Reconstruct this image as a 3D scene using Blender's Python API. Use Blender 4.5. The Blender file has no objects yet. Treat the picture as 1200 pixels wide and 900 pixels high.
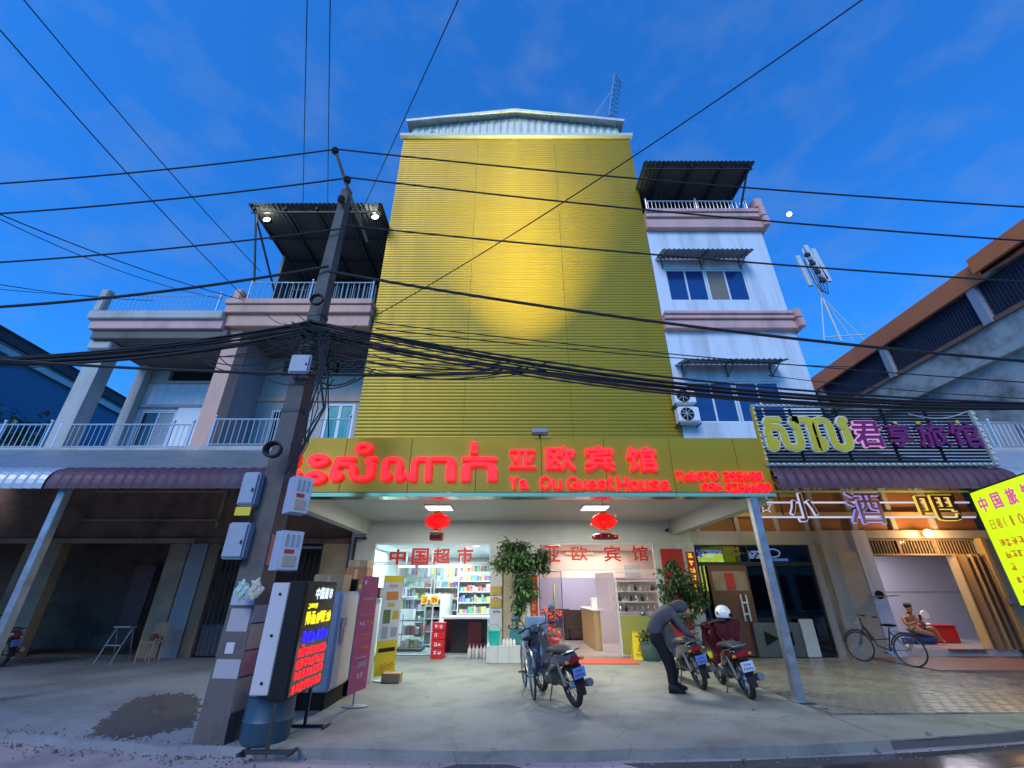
import bpy, bmesh, math, random
from mathutils import Vector, Matrix, Euler
random.seed(7)
sc = bpy.context.scene
col = sc.collection
R = math.radians
# ---------------------------------------------------------------- camera, world, sun, exposure
FPX = 505.0; PITCH = 25.7; CH = 1.58
cam = bpy.data.cameras.new('camera'); cam_o = bpy.data.objects.new('camera', cam); col.objects.link(cam_o)
cam.sensor_width = 36; cam.lens = FPX / 1200 * 36; cam.clip_start = 0.05; cam.clip_end = 4000
cam_o.location = (0, 0, CH); cam_o.rotation_euler = (R(90 + PITCH), 0, 0); sc.camera = cam_o
EXPO = 1.9; EX = 2 ** EXPO
sc.view_settings.view_transform = 'Standard'; sc.view_settings.look = 'None'
sc.view_settings.exposure = EXPO; sc.view_settings.gamma = 1
SUN_EL = 36.0; SUN_AZ = 202.0          # dusk: a soft sun is added high behind the camera as frontal fill
w = bpy.data.worlds.new('World'); sc.world = w; w.use_nodes = True
nt = w.node_tree; N = nt.nodes; bg = N['Background']
sky = N.new('ShaderNodeTexSky'); sky.sky_type = 'NISHITA'; sky.sun_disc = False
sky.sun_elevation = R(SUN_EL); sky.sun_rotation = R(SUN_AZ); sky.ozone_density = 6; sky.air_density = 1; sky.dust_density = 1.0
gam = N.new('ShaderNodeGamma'); gam.inputs[1].default_value = .85
mul = N.new('ShaderNodeMix'); mul.data_type = 'RGBA'; mul.blend_type = 'MULTIPLY'; mul.inputs[0].default_value = 1
mul.inputs[7].default_value = (.062, .325, .65, 1)
tc = N.new('ShaderNodeTexCoord'); mp = N.new('ShaderNodeMapping'); mp.inputs['Scale'].default_value = (2.6, 2.6, 5)
nz = N.new('ShaderNodeTexNoise'); nz.inputs['Scale'].default_value = 3.6; nz.inputs['Detail'].default_value = 6; nz.inputs['Roughness'].default_value = .55
rp = N.new('ShaderNodeValToRGB'); rp.color_ramp.elements[0].position = .47; rp.color_ramp.elements[1].position = .86
rp.color_ramp.elements[0].color = (0, 0, 0, 1); rp.color_ramp.elements[1].color = (.36, .36, .36, 1)
cl = N.new('ShaderNodeMix'); cl.data_type = 'RGBA'; cl.inputs[7].default_value = (.34, .56, 1.0, 1)
lk = nt.links.new
lk(sky.outputs[0], gam.inputs[0]); lk(gam.outputs[0], mul.inputs[6])
lk(tc.outputs['Generated'], mp.inputs[0]); lk(mp.outputs[0], nz.inputs[0]); lk(nz.outputs['Fac'], rp.inputs[0])
lk(rp.outputs[0], cl.inputs[0]); lk(mul.outputs[2], cl.inputs[6]); lk(cl.outputs[2], bg.inputs[0])
bg.inputs[1].default_value = 0.15
sun = bpy.data.lights.new('sun', 'SUN'); sun.energy = 0.42; sun.angle = R(28); sun.color = (1, .93, .87)
sun_o = bpy.data.objects.new('sun', sun); col.objects.link(sun_o)
sun_o.rotation_euler = (R(90 - SUN_EL), 0, R(180 - SUN_AZ)); sun_o.location = (0, -20, 10)

# ---------------------------------------------------------------- helpers
_p = R(PITCH); _c, _s = math.cos(_p), math.sin(_p)
def at(x, y, Y):
    v = (450 - y) / FPX; fw = _c - v * _s; up = _s + v * _c
    return Vector(((x - 600) / FPX / fw * Y, Y, CH + up / fw * Y))
def gr(x, y, z=0.0):
    v = (450 - y) / FPX; fw = _c - v * _s; up = _s + v * _c
    Y = (z - CH) * fw / up
    return Vector(((x - 600) / FPX / fw * Y, Y, z))

def s2l(c):
    return tuple(((v / 255) / 12.92 if v / 255 <= .04045 else ((v / 255 + .055) / 1.055) ** 2.4) for v in c)
MATS = {}
def mat(name, c, rough=.6, metal=0., var=.18, scale=3., bump=0., bscale=30., stain=None, sfac=.5, sscale=1.2, stretch=None,
        emis=None, estr=0., spec=.5, aniso=None, coat=0., cracks=0.):
    m = bpy.data.materials.new(name); m.use_nodes = True; MATS[name] = m
    nt = m.node_tree; N = nt.nodes; b = N['Principled BSDF']; lk = nt.links.new
    b.inputs['Roughness'].default_value = rough; b.inputs['Metallic'].default_value = metal
    b.inputs['Specular IOR Level'].default_value = spec
    if coat: b.inputs['Coat Weight'].default_value = coat; b.inputs['Coat Roughness'].default_value = .03 if coat > .35 else .16
    g = N.new('ShaderNodeTexCoord')
    mp = N.new('ShaderNodeMapping'); lk(g.outputs['Object'], mp.inputs[0])
    if stretch: mp.inputs['Scale'].default_value = stretch
    n = N.new('ShaderNodeTexNoise'); n.inputs['Scale'].default_value = scale; n.inputs['Detail'].default_value = 5
    lk(mp.outputs[0], n.inputs[0])
    mx = N.new('ShaderNodeMix'); mx.data_type = 'RGBA'
    mx.inputs[6].default_value = (*[v * (1 - var) for v in c], 1); mx.inputs[7].default_value = (*[min(1, v * (1 + var)) for v in c], 1)
    lk(n.outputs['Fac'], mx.inputs[0]); out = mx.outputs[2]
    if stain:
        n2 = N.new('ShaderNodeTexNoise'); n2.inputs['Scale'].default_value = sscale; n2.inputs['Detail'].default_value = 8; n2.inputs['Roughness'].default_value = .65
        lk(mp.outputs[0], n2.inputs[0])
        r = N.new('ShaderNodeValToRGB'); r.color_ramp.elements[0].position = .46; r.color_ramp.elements[1].position = .68
        r.color_ramp.elements[0].color = (0, 0, 0, 1); r.color_ramp.elements[1].color = (sfac, sfac, sfac, 1)
        lk(n2.outputs['Fac'], r.inputs[0])
        m2 = N.new('ShaderNodeMix'); m2.data_type = 'RGBA'; m2.inputs[7].default_value = (*stain, 1)
        lk(r.outputs[0], m2.inputs[0]); lk(out, m2.inputs[6]); out = m2.outputs[2]
    if cracks:                     # wandering cracks and dark spots of oil and gum
        wn = N.new('ShaderNodeTexNoise'); wn.inputs['Scale'].default_value = 1.6; wn.inputs['Detail'].default_value = 6; lk(g.outputs['Object'], wn.inputs[0])
        va = N.new('ShaderNodeVectorMath'); va.operation = 'MULTIPLY_ADD'; va.inputs[1].default_value = (.9, .9, 0); lk(wn.outputs['Color'], va.inputs[0]); lk(g.outputs['Object'], va.inputs[2])
        vo = N.new('ShaderNodeTexVoronoi'); vo.feature = 'DISTANCE_TO_EDGE'; vo.inputs['Scale'].default_value = cracks; lk(va.outputs[0], vo.inputs['Vector'])
        r1 = N.new('ShaderNodeMapRange'); r1.inputs[1].default_value = .001; r1.inputs[2].default_value = .006; r1.inputs[3].default_value = .45; r1.inputs[4].default_value = 0; lk(vo.outputs['Distance'], r1.inputs[0])
        sp = N.new('ShaderNodeTexNoise'); sp.inputs['Scale'].default_value = 5.5; sp.inputs['Detail'].default_value = 3; lk(g.outputs['Object'], sp.inputs[0])
        r2 = N.new('ShaderNodeMapRange'); r2.inputs[1].default_value = .66; r2.inputs[2].default_value = .74; r2.inputs[4].default_value = .6; lk(sp.outputs['Fac'], r2.inputs[0])
        ad = N.new('ShaderNodeMath'); ad.operation = 'MAXIMUM'; lk(r1.outputs[0], ad.inputs[0]); lk(r2.outputs[0], ad.inputs[1])
        m3 = N.new('ShaderNodeMix'); m3.data_type = 'RGBA'; m3.inputs[7].default_value = (*[v * .35 for v in c], 1); lk(ad.outputs[0], m3.inputs[0]); lk(out, m3.inputs[6]); out = m3.outputs[2]
    lk(out, b.inputs['Base Color'])
    rr = N.new('ShaderNodeMapRange'); rr.inputs[3].default_value = max(.02, rough - .1); rr.inputs[4].default_value = min(1, rough + .12)
    lk(n.outputs['Fac'], rr.inputs[0]); lk(rr.outputs[0], b.inputs['Roughness'])
    if bump:
        n3 = N.new('ShaderNodeTexNoise'); n3.inputs['Scale'].default_value = bscale; n3.inputs['Detail'].default_value = 4
        lk(mp.outputs[0], n3.inputs[0])
        bp = N.new('ShaderNodeBump'); bp.inputs['Strength'].default_value = bump; bp.inputs['Distance'].default_value = .01
        lk(n3.outputs['Fac'], bp.inputs['Height']); lk(bp.outputs[0], b.inputs['Normal'])
    if emis:
        b.inputs['Emission Color'].default_value = (*emis, 1); b.inputs['Emission Strength'].default_value = estr / EX
    return m
def glow(name, rgb, k=1.0):           # something that gives off light
    l = s2l(rgb)
    return mat(name, [v * .3 + .02 for v in l], .5, emis=l, estr=k, var=.05)
def glass(name, tint=(1, 1, 1), refl=.08, rough=.02):
    m = bpy.data.materials.new(name); m.use_nodes = True; MATS[name] = m
    nt = m.node_tree; N = nt.nodes; lk = nt.links.new
    for n in list(N): N.remove(n)
    o = N.new('ShaderNodeOutputMaterial'); t = N.new('ShaderNodeBsdfTransparent'); t.inputs[0].default_value = (*tint, 1)
    gl = N.new('ShaderNodeBsdfGlossy'); gl.inputs['Roughness'].default_value = rough
    lw = N.new('ShaderNodeLayerWeight'); lw.inputs[0].default_value = .35
    mr = N.new('ShaderNodeMapRange'); mr.inputs[3].default_value = refl; mr.inputs[4].default_value = .9
    n = N.new('ShaderNodeTexNoise'); n.inputs['Scale'].default_value = 1.5
    bp = N.new('ShaderNodeBump'); bp.inputs['Strength'].default_value = .03; lk(n.outputs['Fac'], bp.inputs['Height']); lk(bp.outputs[0], gl.inputs['Normal'])
    mx = N.new('ShaderNodeMixShader'); lk(lw.outputs['Fresnel'], mr.inputs[0]); lk(mr.outputs[0], mx.inputs[0])
    lk(t.outputs[0], mx.inputs[1]); lk(gl.outputs[0], mx.inputs[2]); lk(mx.outputs[0], o.inputs[0])
    return m

class MB:
    def __init__(s): s.v = []; s.f = []
    def add(s, vs, fs):
        k = len(s.v); s.v += [tuple(v) for v in vs]; s.f += [tuple(i + k for i in f) for f in fs]; return s
    def box(s, x0, x1, y0, y1, z0, z1):
        return s.add([(x0,y0,z0),(x1,y0,z0),(x1,y1,z0),(x0,y1,z0),(x0,y0,z1),(x1,y0,z1),(x1,y1,z1),(x0,y1,z1)],
                     [(0,3,2,1),(4,5,6,7),(0,1,5,4),(1,2,6,5),(2,3,7,6),(3,0,4,7)])
    def bb(s, x0, x1, y0, y1, z0, z1, b=.02):       # box with chamfered edges
        bm = bmesh.new(); bmesh.ops.create_cube(bm, size=1)
        for v in bm.verts: v.co = Vector((x0 + (v.co.x + .5) * (x1 - x0), y0 + (v.co.y + .5) * (y1 - y0), z0 + (v.co.z + .5) * (z1 - z0)))
        bmesh.ops.bevel(bm, geom=bm.edges[:], offset=b, segments=2, affect='EDGES')
        bm.verts.index_update(); s.add([v.co[:] for v in bm.verts], [[v.index for v in f.verts] for f in bm.faces]); bm.free(); return s
    def obox(s, c, size, rot=(0, 0, 0)):
        M = Euler(rot).to_matrix(); k = len(s.v)
        a, b, d = [q / 2 for q in size]
        s.box(-a, a, -b, b, -d, d)
        for i in range(k, len(s.v)): s.v[i] = tuple(M @ Vector(s.v[i]) + Vector(c))
        return s
    def bar(s, p0, p1, w, d=None):
        p0, p1 = Vector(p0), Vector(p1); d = d or w; t = (p1 - p0).normalized()
        up = Vector((0, 0, 1)) if abs(t.z) < .95 else Vector((0, 1, 0))
        a = t.cross(up).normalized(); b = a.cross(t).normalized()
        vs = []
        for p in (p0, p1):
            for sa, sb in ((-1, -1), (1, -1), (1, 1), (-1, 1)): vs.append(p + a * sa * w / 2 + b * sb * d / 2)
        return s.add(vs, [(0,1,2,3),(7,6,5,4),(0,4,5,1),(1,5,6,2),(2,6,7,3),(3,7,4,0)])
    def tube(s, pts, r, n=6, cap=True):
        pts = [Vector(p) for p in pts]; rs = r if isinstance(r, (list, tuple)) else [r] * len(pts)
        vs = []; fs = []; a = None
        for i, p in enumerate(pts):
            t = (pts[min(i + 1, len(pts) - 1)] - pts[max(i - 1, 0)])
            t = t.normalized() if t.length > 1e-9 else Vector((0, 0, 1))
            if a is None: a = t.cross(Vector((0, 0, 1)) if abs(t.z) < .9 else Vector((1, 0, 0))).normalized()
            else:
                a = (a - t * a.dot(t)); a = a.normalized() if a.length > 1e-6 else t.orthogonal().normalized()
            b = t.cross(a)
            for k in range(n):
                q = 2 * math.pi * k / n; vs.append(p + (a * math.cos(q) + b * math.sin(q)) * rs[i])
        for i in range(len(pts) - 1):
            for k in range(n):
                fs.append((i * n + k, i * n + (k + 1) % n, (i + 1) * n + (k + 1) % n, (i + 1) * n + k))
        if cap: fs.append(tuple(range(n))[::-1]); fs.append(tuple((len(pts) - 1) * n + k for k in range(n)))
        return s.add(vs, fs)
    def lathe(s, prof, c=(0, 0, 0), n=16, axis='z', sy=1.):
        vs = []; fs = []
        for r, z in prof:
            for k in range(n):
                q = 2 * math.pi * k / n; x, y = r * math.cos(q), r * math.sin(q) * sy
                vs.append({'z': (c[0]+x, c[1]+y, c[2]+z), 'x': (c[0]+z, c[1]+x, c[2]+y), 'y': (c[0]+x, c[1]+z, c[2]+y)}[axis])
        m = len(prof)
        for i in range(m - 1):
            for k in range(n): fs.append((i*n+k, i*n+(k+1)%n, (i+1)*n+(k+1)%n, (i+1)*n+k))
        fs.append(tuple(range(n))[::-1]); fs.append(tuple((m-1)*n+k for k in range(n)))
        return s.add(vs, fs)
    def ell(s, c, r, n=14, m=8):
        pr = [(max(.001, math.sin(math.pi * i / m)), -math.cos(math.pi * i / m)) for i in range(m + 1)]
        k = len(s.v); s.lathe(pr, (0, 0, 0), n)
        for i in range(k, len(s.v)):
            v = s.v[i]; s.v[i] = (c[0] + v[0] * r[0], c[1] + v[1] * r[1], c[2] + v[2] * r[2])
        return s
    def loft(s, secs, n=12):        # secs: (center, rx, rz[, tilt]) rings in XZ planes along Y
        vs = []; fs = []
        for sec in secs:
            c, rx, rz = sec[:3]; pw = .75
            for k in range(n):
                q = 2 * math.pi * k / n; cx, sx = math.cos(q), math.sin(q)
                vs.append((c[0] + rx * math.copysign(abs(cx) ** pw, cx), c[1], c[2] + rz * math.copysign(abs(sx) ** pw, sx)))
        m = len(secs)
        for i in range(m - 1):
            for k in range(n): fs.append((i*n+k, i*n+(k+1)%n, (i+1)*n+(k+1)%n, (i+1)*n+k))
        fs.append(tuple(range(n))[::-1]); fs.append(tuple((m-1)*n+k for k in range(n)))
        return s.add(vs, fs)
    def quad(s, a, b, c, d): return s.add([a, b, c, d], [(0, 1, 2, 3)])
    def prism(s, poly, z0, z1):
        n = len(poly)
        return s.add([(x, y, z0) for x, y in poly] + [(x, y, z1) for x, y in poly],
                     [tuple(range(n))[::-1], tuple(range(n, 2 * n))] + [(i, (i+1)%n, n+(i+1)%n, n+i) for i in range(n)])
    def extr(s, poly, x0, x1):      # polygon in YZ pushed along X
        n = len(poly)
        return s.add([(x0, y, z) for y, z in poly] + [(x1, y, z) for y, z in poly],
                     [tuple(range(n)), tuple(range(n, 2 * n))[::-1]] + [(i, n+i, n+(i+1)%n, (i+1)%n) for i in range(n)])
    def xf(s, M):
        s.v = [tuple(M @ Vector(v)) for v in s.v]; return s
    def build(s, name, m, parent=None, smooth=False, mesh=None):
        off = Vector((0, 0, 0)); q = parent
        while q: off += q.location; q = q.parent
        if parent is None and s.v:
            xs = [v[0] for v in s.v]; ys = [v[1] for v in s.v]; zs = [v[2] for v in s.v]
            org = Vector(((min(xs) + max(xs)) / 2, (min(ys) + max(ys)) / 2, min(zs)))
        else:
            org = off
        me = bpy.data.meshes.new(name); me.from_pydata([tuple(Vector(v) - org) for v in s.v], [], s.f)
        me.materials.append(MATS[m] if isinstance(m, str) else m)
        bm = bmesh.new(); bm.from_mesh(me); bmesh.ops.recalc_face_normals(bm, faces=bm.faces[:]); bm.to_mesh(me); bm.free()
        if smooth:
            for p in me.polygons: p.use_smooth = True
            if smooth != 'all': me.set_sharp_from_angle(angle=R(40))
        o = bpy.data.objects.new(name, me); col.objects.link(o)
        if parent: o.parent = parent
        else: o.location = org
        return o
def tag(o, label=None, cat=None, group=None, kind=None):
    if label: o['label'] = label
    if cat: o['category'] = cat
    if group: o['group'] = group
    if kind: o['kind'] = kind
    return o
def T(name, label, cat, loc=(0, 0, 0), group=None):
    o = bpy.data.objects.new(name, None); col.objects.link(o); o.location = loc; o.empty_display_size = .2
    return tag(o, label, cat, group)
def share(o, parent, name, dloc):                 # another object using the same mesh
    c = bpy.data.objects.new(name, o.data); col.objects.link(c); c.parent = parent; c.location = Vector(o.location) + Vector(dloc); c.rotation_euler = o.rotation_euler; return c
KIDS = lambda o: [c for c in bpy.data.objects if c.parent == o]
def copy_tree(o, parent=None):
    c = o.copy(); col.objects.link(c); c.parent = parent
    for ch in KIDS(o): copy_tree(ch, c)
    return c
def B(name, m, parent, *b):
    mb = MB()
    for q in b: mb.box(*q)
    return mb.build(name, m, parent)
def lamp(kind, loc, power, color=(1, 1, 1), size=.3, rot=None, sizey=None, spot=None, blend=1.):
    l = bpy.data.lights.new('lamp_light', kind); l.energy = power; l.color = color
    if kind == 'AREA':
        l.size = size
        if sizey: l.shape = 'RECTANGLE'; l.size_y = sizey
    elif kind != 'SUN': l.shadow_soft_size = size
    if spot: l.spot_size = spot; l.spot_blend = blend
    o = bpy.data.objects.new('lamp_light', l); col.objects.link(o); o.location = loc
    if rot: o.rotation_euler = rot
    return o

# ---- lettering
_fc = {}
def glyph_mesh(ch, bold=0., outline=0.):
    key = (ch, bold, outline)
    if key in _fc: return _fc[key]
    c = bpy.data.curves.new('t', 'FONT'); c.body = ch; c.resolution_u = 2; c.offset = bold
    if outline: c.fill_mode = 'NONE'; c.bevel_depth = outline; c.bevel_resolution = 0
    else: c.extrude = .5
    o = bpy.data.objects.new('t', c); col.objects.link(o)
    dg = bpy.context.evaluated_depsgraph_get(); dg.update()
    m = bpy.data.meshes.new_from_object(o.evaluated_get(dg))
    vs = [v.co.copy() for v in m.vertices]; fs = [tuple(p.vertices) for p in m.polygons]
    bpy.data.objects.remove(o); bpy.data.curves.remove(c); bpy.data.meshes.remove(m)
    _fc[key] = (vs, fs); return vs, fs
def glyph(mb, ch, O, ux, uz, W, H, depth=.03, bold=.02, outline=0., fit=True):
    """ink box of ch placed with lower left corner at O, W x H, in plane ux/uz"""
    base = glyph_mesh(ch); vs, fs = base
    if not vs: return mb
    bx = [v.x for v in base[0]]; by = [v.y for v in base[0]]
    x0, x1, y0, y1 = min(bx), max(bx), min(by), max(by)
    sx = W / max(1e-4, x1 - x0); sy = H / max(1e-4, y1 - y0)
    O, ux, uz = Vector(O), Vector(ux), Vector(uz); n = ux.cross(uz)
    b = bold * H; offs = [(0, 0)] if b <= 0 else [(0, 0), (b, 0), (-b, 0), (0, b), (0, -b), (.7*b, .7*b), (-.7*b, .7*b), (.7*b, -.7*b), (-.7*b, -.7*b)]
    for i, (dx, dz) in enumerate(offs):
        d = depth - .0004 * i
        mb.add([O + ux * ((v.x - x0) * sx + dx) + uz * ((v.y - y0) * sy + dz) + n * (v.z + .5) * d for v in vs], fs)
    return mb
UX = Vector((1, 0, 0)); UZ = Vector((0, 0, 1))
def pxglyph(ch, r, Y, m, parent, depth=.05, bold=.03, om=None, ow=.02, name='letter', flat=False):
    """letter whose ink fills the sighted rectangle r on the plane Y"""
    a = at(r[0], r[3], Y); b = at(r[2], r[1], Y); xm0 = at(r[0], (r[1] + r[3]) / 2, Y).x; xm1 = at(r[2], (r[1] + r[3]) / 2, Y).x
    O = (xm0, Y, a.z); W, H = xm1 - xm0, b.z - a.z
    o = glyph(MB(), ch, O, UX, UZ, W, H, depth, bold).build(name, m, parent)
    if om and ow < 0: glyph(MB(), ch, O, UX, UZ, W, H, depth + .006, -ow).build('neon_core', om, o)
    elif om: glyph(MB(), ch, O, UX, UZ, W, H, depth - .012, bold + ow).build('neon_outline', om, o)
    return o
def scribble(mb, O, ux, uz, W, H, n, depth=.004, dens=5, seed=0):
    """n unreadable block characters in a row"""
    rnd = random.Random(seed); O, ux, uz = Vector(O), Vector(ux), Vector(uz); nn = ux.cross(uz); cw = W / n
    for i in range(n):
        if rnd.random() < .04: continue
        x0 = i * cw + cw * .1; ww = cw * .8; t = H * .12
        for k in range(dens):
            if rnd.random() < .5: a, b, c, d = x0, x0 + ww * rnd.uniform(.6, 1), H * rnd.uniform(0, .88), t
            else: a, c, d = x0 + ww * rnd.uniform(0, .85), H * rnd.uniform(0, .3), H * rnd.uniform(.5, .7); b = a + ww * .15
            P = [O + ux * p + uz * q for p, q in ((a, c), (b, c), (b, c + d), (a, c + d))]
            e = nn * depth * (1 + .1 * k)
            mb.add(P + [q + e for q in P], [(0,1,2,3),(7,6,5,4),(0,4,5,1),(1,5,6,2),(2,6,7,3),(3,7,4,0)])
    return mb
def corr(mb, x0, x1, path, pitch=.15, amp=.02, th=0.):
    """sheet corrugated across X that follows a YZ path"""
    n = max(2, int(round((x1 - x0) / pitch * 4))); vs = []; fs = []
    for j, (y, z) in enumerate(path):
        a = path[max(0, j - 1)]; b = path[min(len(path) - 1, j + 1)]; t = Vector((b[0] - a[0], b[1] - a[1])).normalized(); nn = (t.y, -t.x)
        for i in range(n + 1):
            d = amp * math.cos(i * math.pi / 2); vs.append((x0 + (x1 - x0) * i / n, y + nn[0] * d, z + nn[1] * d))
    for j in range(len(path) - 1):
        for i in range(n): k = j * (n + 1) + i; fs.append((k, k + 1, k + n + 2, k + n + 1))
    return mb.add(vs, fs)
def railing(parent, x0, x1, y, z0, z1, n, m='rail_white', posts=(0, 1), r=.012, pr=.03, name='baluster'):
    MB().tube([(x0, y, z1), (x1, y, z1)], .024, 8).build('top_rail', m, parent, True)
    MB().tube([(x0, y, z0 + .06), (x1, y, z0 + .06)], .018, 6).build('bottom_rail', m, parent, True)
    first = None
    for i in range(n):
        x = x0 + (x1 - x0) * (i + .5) / n
        if first is None: first = MB().tube([(x, y, z0 + .06), (x, y, z1)], r, 6).build(name, m, parent, True); fx = x
        else: share(first, parent, name, (x - fx, 0, 0))
    f = None
    for t in posts:
        x = x0 + (x1 - x0) * t
        if f is None:
            f = MB().tube([(x, y, z0), (x, y, z1 + .06)], pr, 8).ell((x, y, z1 + .1), (.045, .045, .045)).build('post', m, parent, True); px_ = x
        else: share(f, parent, 'post', (x - px_, 0, 0))
def wpath(p0, p1, sag, n=28, ext0=0., ext1=0.):
    p0, p1 = Vector(p0), Vector(p1); d = p1 - p0; a, b = p0 - d * ext0, p1 + d * ext1; L = 1 + ext0 + ext1
    out = []
    for i in range(n + 1):
        t = i / n; u = -ext0 + L * t; p = a.lerp(b, t); p.z -= 4 * sag * u * (1 - u) if 0 <= u <= 1 else 0; out.append(p)
    return out
# ---------------------------------------------------------------- materials
mat('asphalt', (.36, .29, .28), .75, var=.25, scale=1.3, bump=.6, bscale=60, stain=(.2, .165, .165), sfac=.9, sscale=.7, cracks=.6)
mat('wet', (.05, .045, .045), .08, var=.2, scale=2, bump=.12, bscale=6)
mat('slab', (.21, .22, .195), .7, var=.25, scale=.9, bump=.5, bscale=45, stain=(.11, .112, .105), sfac=.9, sscale=1.1, cracks=.35)
mat('slab_left', (.23, .24, .25), .7, var=.2, scale=.8, bump=.4, bscale=30, stain=(.12, .11, .11), sfac=.9, sscale=.45, cracks=.45)
mat('dirt', (.07, .058, .052), .9, var=.35, scale=3, bump=.9, bscale=25)
mat('rubble', (.16, .14, .13), .9, var=.5, scale=6, bump=.6, bscale=30)
mat('earth', (.12, .1, .08), .9, var=.3, scale=.3)
mat('paver', (.3, .27, .21), .26, var=.35, scale=1.7, bump=.3, bscale=20, stain=(.14, .12, .1), sfac=.6, sscale=1.6)
mat('grout', (.1, .09, .08), .8)
mat('red_tile', (.24, .12, .09), .45, var=.2, scale=3, stain=(.14, .08, .07))
mat('white_wall', (.66, .68, .72), .7, var=.05, scale=.7, stain=(.42, .42, .43), sfac=.8, sscale=1.2, stretch=(2.2, 2.2, .2))
mat('shop_wall', (.58, .6, .6), .6, var=.05, scale=.8, stain=(.42, .42, .4), sfac=.45, sscale=.9)
mat('ceiling_board', (.5, .52, .48), .6, var=.06, scale=1.2, stain=(.36, .37, .34), sfac=.4, sscale=.8)
mat('pink_trim', (.68, .38, .33), .7, var=.1, scale=1.5, stain=(.25, .19, .18), sfac=.5, sscale=1.6, stretch=(1, 1, .3))
mat('peach', (.7, .37, .26), .7, var=.1, scale=1.5, stain=(.28, .22, .2), sfac=.5, sscale=1.1, stretch=(1, 1, .3))
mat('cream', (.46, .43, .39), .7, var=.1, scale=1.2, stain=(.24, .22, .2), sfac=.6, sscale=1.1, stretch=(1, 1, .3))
mat('grey_wall', (.3, .3, .33), .75, var=.1, scale=1, stain=(.18, .17, .18), sfac=.5, sscale=.9, stretch=(1, 1, .4))
mat('old_concrete', (.4, .39, .36), .85, var=.15, scale=.8, bump=.3, bscale=15, stain=(.1, .09, .08), sfac=.95, sscale=.8)
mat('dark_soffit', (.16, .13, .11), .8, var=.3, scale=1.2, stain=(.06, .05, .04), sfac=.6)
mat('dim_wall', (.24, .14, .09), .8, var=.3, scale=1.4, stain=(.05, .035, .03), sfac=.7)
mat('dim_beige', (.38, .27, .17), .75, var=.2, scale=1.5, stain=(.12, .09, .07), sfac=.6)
mat('shade_void', (.02, .018, .017), .9)  # near-black put in for the shade of unlit interiors and the vent band
mat('gold_clad', (.38, .235, .005), .42, metal=.45, bump=.12, bscale=1.3, var=.07, scale=.9, stain=(.3, .2, .02), sfac=.4, sscale=.9, stretch=(2.5, 2.5, .2), spec=.6)
mat('gold_panel', (.5, .29, .007), .3, metal=.35, var=.05, scale=.7)
mat('gold_mirror', (.6, .5, .25), .16, metal=.9, var=.1, scale=2, bump=.05, bscale=3)
mat('trim_green', (.5, .52, .44), .5, var=.1, scale=2)
mat('gable', (.68, .67, .56), .5, metal=.2, var=.08, scale=1.5, stain=(.3, .3, .26), sfac=.4, stretch=(3, 3, .3))
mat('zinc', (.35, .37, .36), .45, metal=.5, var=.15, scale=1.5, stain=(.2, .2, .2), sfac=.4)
mat('zinc_shaded', (.13, .14, .135), .6, metal=.3, var=.2, scale=1.5)  # zinc with the shade under the terrace roofs put into its colour
mat('purple_sheet', (.11, .035, .05), .5, metal=.1, var=.15, scale=1.5, stain=(.12, .08, .09), sfac=.5)
mat('pale_sheet', (.45, .48, .5), .4, metal=.3, var=.1, scale=1.5, stain=(.25, .26, .27), sfac=.4)
mat('rail_white', (.55, .57, .6), .3, metal=.6, var=.06)
mat('steel', (.34, .37, .4), .4, metal=.7, var=.25, scale=6, stain=(.18, .13, .1), sfac=.5, sscale=5)
mat('dark_metal', (.045, .045, .05), .5, metal=.4, var=.2)
mat('frame_white', (.7, .72, .74), .4, var=.05)
mat('pane_blue', (.01, .04, .16), .06, var=.15, scale=.8, spec=.9)
mat('pane_teal', (.02, .3, .27), .15, var=.25, scale=2)
mat('pane_dark', (.03, .035, .04), .08, var=.2)
mat('curtain', (.2, .17, .14), .8, var=.3, scale=14)
mat('door_brown', (.16, .055, .035), .5, var=.2, scale=3)
mat('wood_gate', (.24, .16, .09), .6, var=.25, scale=3, stretch=(6, 6, .7))
mat('tan_wood', (.5, .34, .14), .45, var=.12, scale=4, stretch=(4, 4, .5))
mat('beige_panel', (.45, .37, .26), .6, var=.2, scale=5, bump=.4, bscale=14)
mat('orange_wall', (.34, .14, .05), .7, var=.2, scale=2, stain=(.2, .09, .04), sfac=.5)
mat('orange_fascia', (.8, .2, .055), .5, metal=.15, var=.1, scale=.8, stain=(.3, .1, .05), sfac=.4, sscale=.4)
mat('blue_mesh', (.03, .03, .05), .6, var=.3, scale=3)
mat('blue_house', (.04, .17, .3), .6, metal=.1, var=.08, scale=.5)
mat('white', (.75, .75, .75), .45, var=.04)
mat('off_white', (.6, .6, .58), .5, var=.06, stain=(.45, .44, .4), sfac=.4)
mat('black', (.008, .008, .009), .6, var=.2, spec=.25)
mat('black_gloss', (.01, .01, .011), .12, var=.2, coat=.3)
mat('rubber', (.016, .016, .017), .75, var=.2, scale=20)
mat('chrome', (.6, .6, .6), .18, metal=1, var=.1)
mat('engine', (.16, .16, .16), .45, metal=.7, var=.3, scale=15)
mat('grey_box', (.28, .33, .38), .5, var=.1, scale=3, stain=(.16, .18, .2), sfac=.5, sscale=3)
mat('conc_pole', (.11, .095, .088), .85, var=.15, scale=3, bump=.4, bscale=25, stain=(.06, .052, .048), sfac=.8, sscale=2.5)
mat('paper', (.34, .32, .34), .8, var=.12, scale=6)
mat('paper_tan', (.5, .36, .26), .8, var=.15, scale=5)
mat('paper_pink', (.55, .2, .2), .8, var=.1)
mat('meter_white', (.6, .58, .55), .5, var=.1, scale=5)
mat('barrel_blue', (.018, .065, .11), .45, var=.2, scale=3, stain=(.1, .12, .15), sfac=.4, sscale=3)
mat('magenta', (.42, .035, .14), .5, var=.06)
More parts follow.
